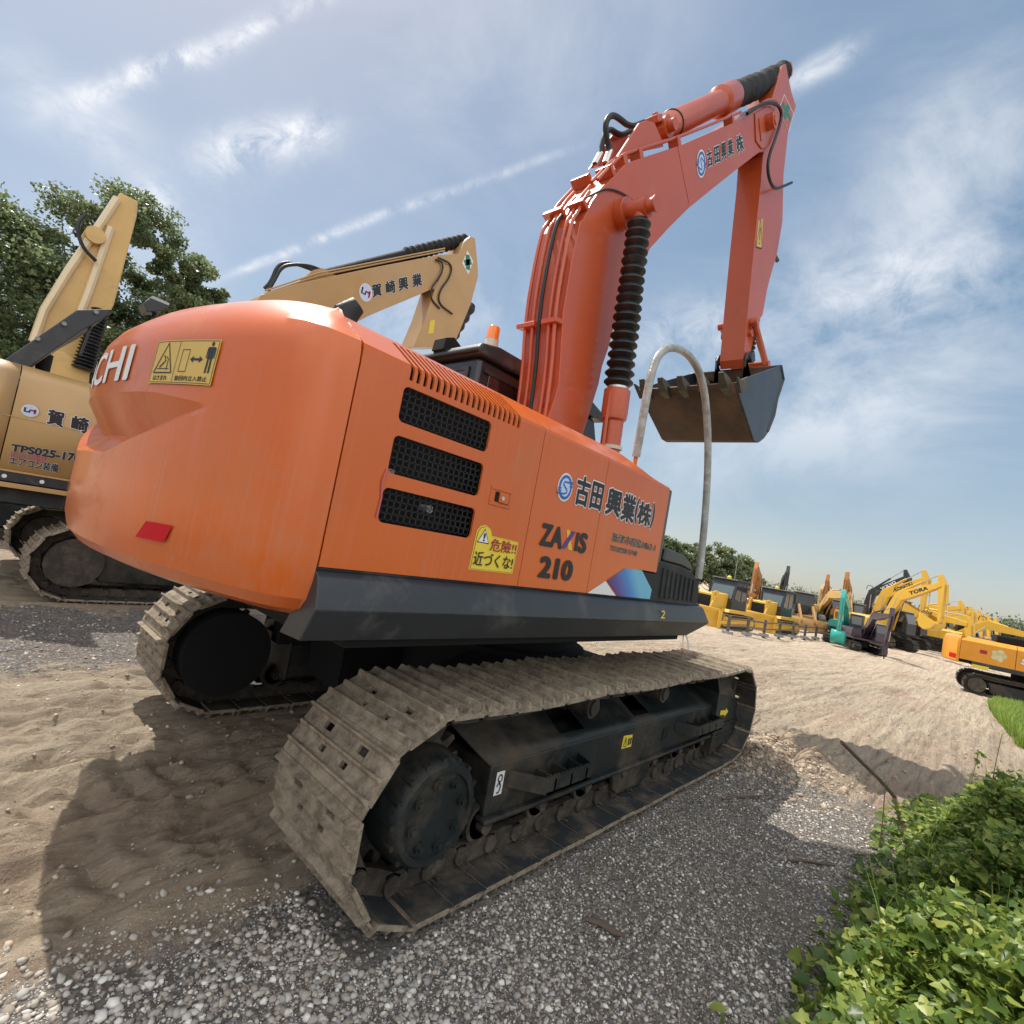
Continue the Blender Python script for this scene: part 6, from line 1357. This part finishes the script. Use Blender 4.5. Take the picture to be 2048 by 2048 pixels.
# ------------------------------------------------------------- sky and sun
SUN_AZ,SUN_EL=95.,58.
def mkworld():
    w=bpy.data.worlds.new('World');bpy.context.scene.world=w;w.use_nodes=True;N=w.node_tree.nodes;L=w.node_tree.links;bg=N['Background']
    sk=N.new('ShaderNodeTexSky');sk.sky_type='NISHITA';sk.sun_disc=False;sk.sun_elevation=R_(SUN_EL);sk.sun_rotation=R_(90-SUN_AZ);sk.air_density=1.0;sk.dust_density=1.0;sk.ozone_density=1.3
    tc=N.new('ShaderNodeTexCoord');D=tc.outputs['Generated']
    def math_(op,a,b=None,c=None,clamp=False):
        n=N.new('ShaderNodeMath');n.operation=op;n.use_clamp=clamp
        for i,v in enumerate((a,b,c)):
            if v is None: continue
            if isinstance(v,(int,float)): n.inputs[i].default_value=v
            else: L.new(v,n.inputs[i])
        return n.outputs[0]
    def dot(v):
        n=N.new('ShaderNodeVectorMath');n.operation='DOT_PRODUCT';L.new(D,n.inputs[0]);n.inputs[1].default_value=tuple(v);return n.outputs['Value']
    def noise(sc,det,ro,dist=0,stretch=(1,1,1),rot=(0,0,0)):
        m=N.new('ShaderNodeMapping');m.inputs['Scale'].default_value=stretch;m.inputs['Rotation'].default_value=rot;L.new(D,m.inputs[0])
        n=N.new('ShaderNodeTexNoise');n.inputs['Scale'].default_value=sc;n.inputs['Detail'].default_value=det;n.inputs['Roughness'].default_value=ro;n.inputs['Distortion'].default_value=dist;L.new(m.outputs[0],n.inputs['Vector']);return n.outputs[0]
    def mr(s,a,c,lo=0,hi=1):
        r=N.new('ShaderNodeMapRange');r.inputs['From Min'].default_value=a;r.inputs['From Max'].default_value=c;r.inputs['To Min'].default_value=lo;r.inputs['To Max'].default_value=hi;L.new(s,r.inputs['Value']);return r.outputs[0]
    nf=noise(14,12,.68,.5);ns=noise(4.5,10,.66,.6);nw=noise(3.0,11,.62,.35,(1,1,1.9),(.5,.35,0))
    wob=mr(noise(5,4,.5),.2,.8,-1,1)
    def dr(x,y): v=Vector(ray(x*W_[2],y*W_[2]));return v.normalized()
    total=None
    def blob(x0,y0,x1,y1,hw,amp,tex,soft=1.,w=0.):
        nonlocal total
        a,b=dr(x0,y0),dr(x1,y1);c=(a+b).normalized();t=(b-a);L_=t.length/2;t=(t-c*t.dot(c)).normalized();n=c.cross(t);wd=hw*W_[2]/FP*(c.dot(Vector(_F)))
        u=math_('DIVIDE',dot(t),L_);v=math_('DIVIDE',math_('ADD',dot(n),math_('MULTIPLY',wob,w*wd)) if w else dot(n),wd)
        u4=math_('POWER',math_('MULTIPLY',u,u),1.5);v2=math_('MULTIPLY',v,v)
        g=math_('EXPONENT',math_('MULTIPLY',math_('ADD',u4,v2),-1.))
        g=math_('MULTIPLY',g,math_('GREATER_THAN',dot(c),0.))
        g=math_('MULTIPLY',math_('MULTIPLY',g,tex),amp)
        total=g if total is None else math_('ADD',total,g)
    tf=mr(nf,.38,.62,.05,1.3);tw=mr(ns,.42,.64,0,1.15);tl=mr(nw,.42,.64,.0,1.1)
    blob(130,215,420,82,17,.95,tf,w=.9);blob(400,90,620,-20,15,.75,tf,w=.9)
    blob(385,325,620,235,34,.95,tf,w=.6);blob(265,350,330,385,26,.8,tf);blob(-20,120,220,270,55,.45,tw);blob(150,190,330,380,60,.28,tw)
    blob(425,523,640,435,7.5,.62,tf,w=.5);blob(610,448,860,355,8.5,.50,tf,w=.5);blob(830,368,1080,280,8,.30,tf,w=.5)
    blob(1480,165,1625,92,20,.55,tf,w=.5);blob(1440,700,2000,420,210,.46,tl);blob(1180,650,1450,600,60,.35,tf);blob(1500,560,1932,520,90,.32,tf);blob(1650,330,2000,180,120,.34,tl);blob(1180,860,1800,760,90,.33,tl);blob(60,500,420,470,90,.35,tw);blob(600,640,1000,560,80,.35,tw);blob(700,100,1300,60,190,.18,tl)
    total=math_('ADD',total,math_('MULTIPLY',tl,.05));cov=math_('MINIMUM',total,.92)
    mx=N.new('ShaderNodeMix');mx.data_type='RGBA';L.new(cov,mx.inputs[0])
    hs=N.new('ShaderNodeHueSaturation');hs.inputs['Saturation'].default_value=SKYSAT;hs.inputs['Value'].default_value=SKYVAL;L.new(sk.outputs[0],hs.inputs['Color'])
    gm=N.new('ShaderNodeGamma');gm.inputs['Gamma'].default_value=SKYG;L.new(hs.outputs[0],gm.inputs[0]);L.new(gm.outputs[0],mx.inputs[6]);
    # bright patch added to the unseen sky behind the camera as fill light
    fill_bank=None
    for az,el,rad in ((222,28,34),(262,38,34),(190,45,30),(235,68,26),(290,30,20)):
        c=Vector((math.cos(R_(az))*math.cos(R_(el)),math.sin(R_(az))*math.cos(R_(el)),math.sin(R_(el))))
        q=mr(dot(c),math.cos(R_(rad*1.25)),math.cos(R_(rad*.45)));fill_bank=q if fill_bank is None else math_('MAXIMUM',fill_bank,q)
    fill_bank=math_('MULTIPLY',fill_bank,mr(ns,.30,.60,.45,1.))
    mb_=N.new('ShaderNodeMix');mb_.data_type='RGBA';L.new(fill_bank,mb_.inputs[0]);mb_.inputs[7].default_value=(FILL_BANK,FILL_BANK*.985,FILL_BANK*.96,1)
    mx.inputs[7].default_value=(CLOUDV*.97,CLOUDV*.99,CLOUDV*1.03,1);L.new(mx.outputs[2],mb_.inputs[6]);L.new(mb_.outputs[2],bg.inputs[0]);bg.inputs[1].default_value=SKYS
SKYS=.15;FILL_BANK=5.8;CLOUDV=3.35;SKYSAT=1.30;SKYVAL=.88;SKYG=.50
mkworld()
sd=bpy.data.lights.new('sun','SUN');sd.energy=2.7;sd.angle=R_(.55);sd.color=(1,.945,.86);so=bpy.data.objects.new('sun',sd);COL.objects.link(so)
a,e=R_(SUN_AZ),R_(SUN_EL);so.rotation_euler=Vector((math.cos(a)*math.cos(e),math.sin(a)*math.cos(e),math.sin(e))).to_track_quat('Z','Y').to_euler()
sc=bpy.context.scene;sc.view_settings.view_transform='Standard';sc.view_settings.look='None';sc.view_settings.gamma=1;sc.view_settings.exposure=EXPO
sc.cycles.max_bounces=5;sc.cycles.diffuse_bounces=3;sc.cycles.glossy_bounces=2;sc.cycles.transmission_bounces=2;sc.cycles.transparent_max_bounces=4
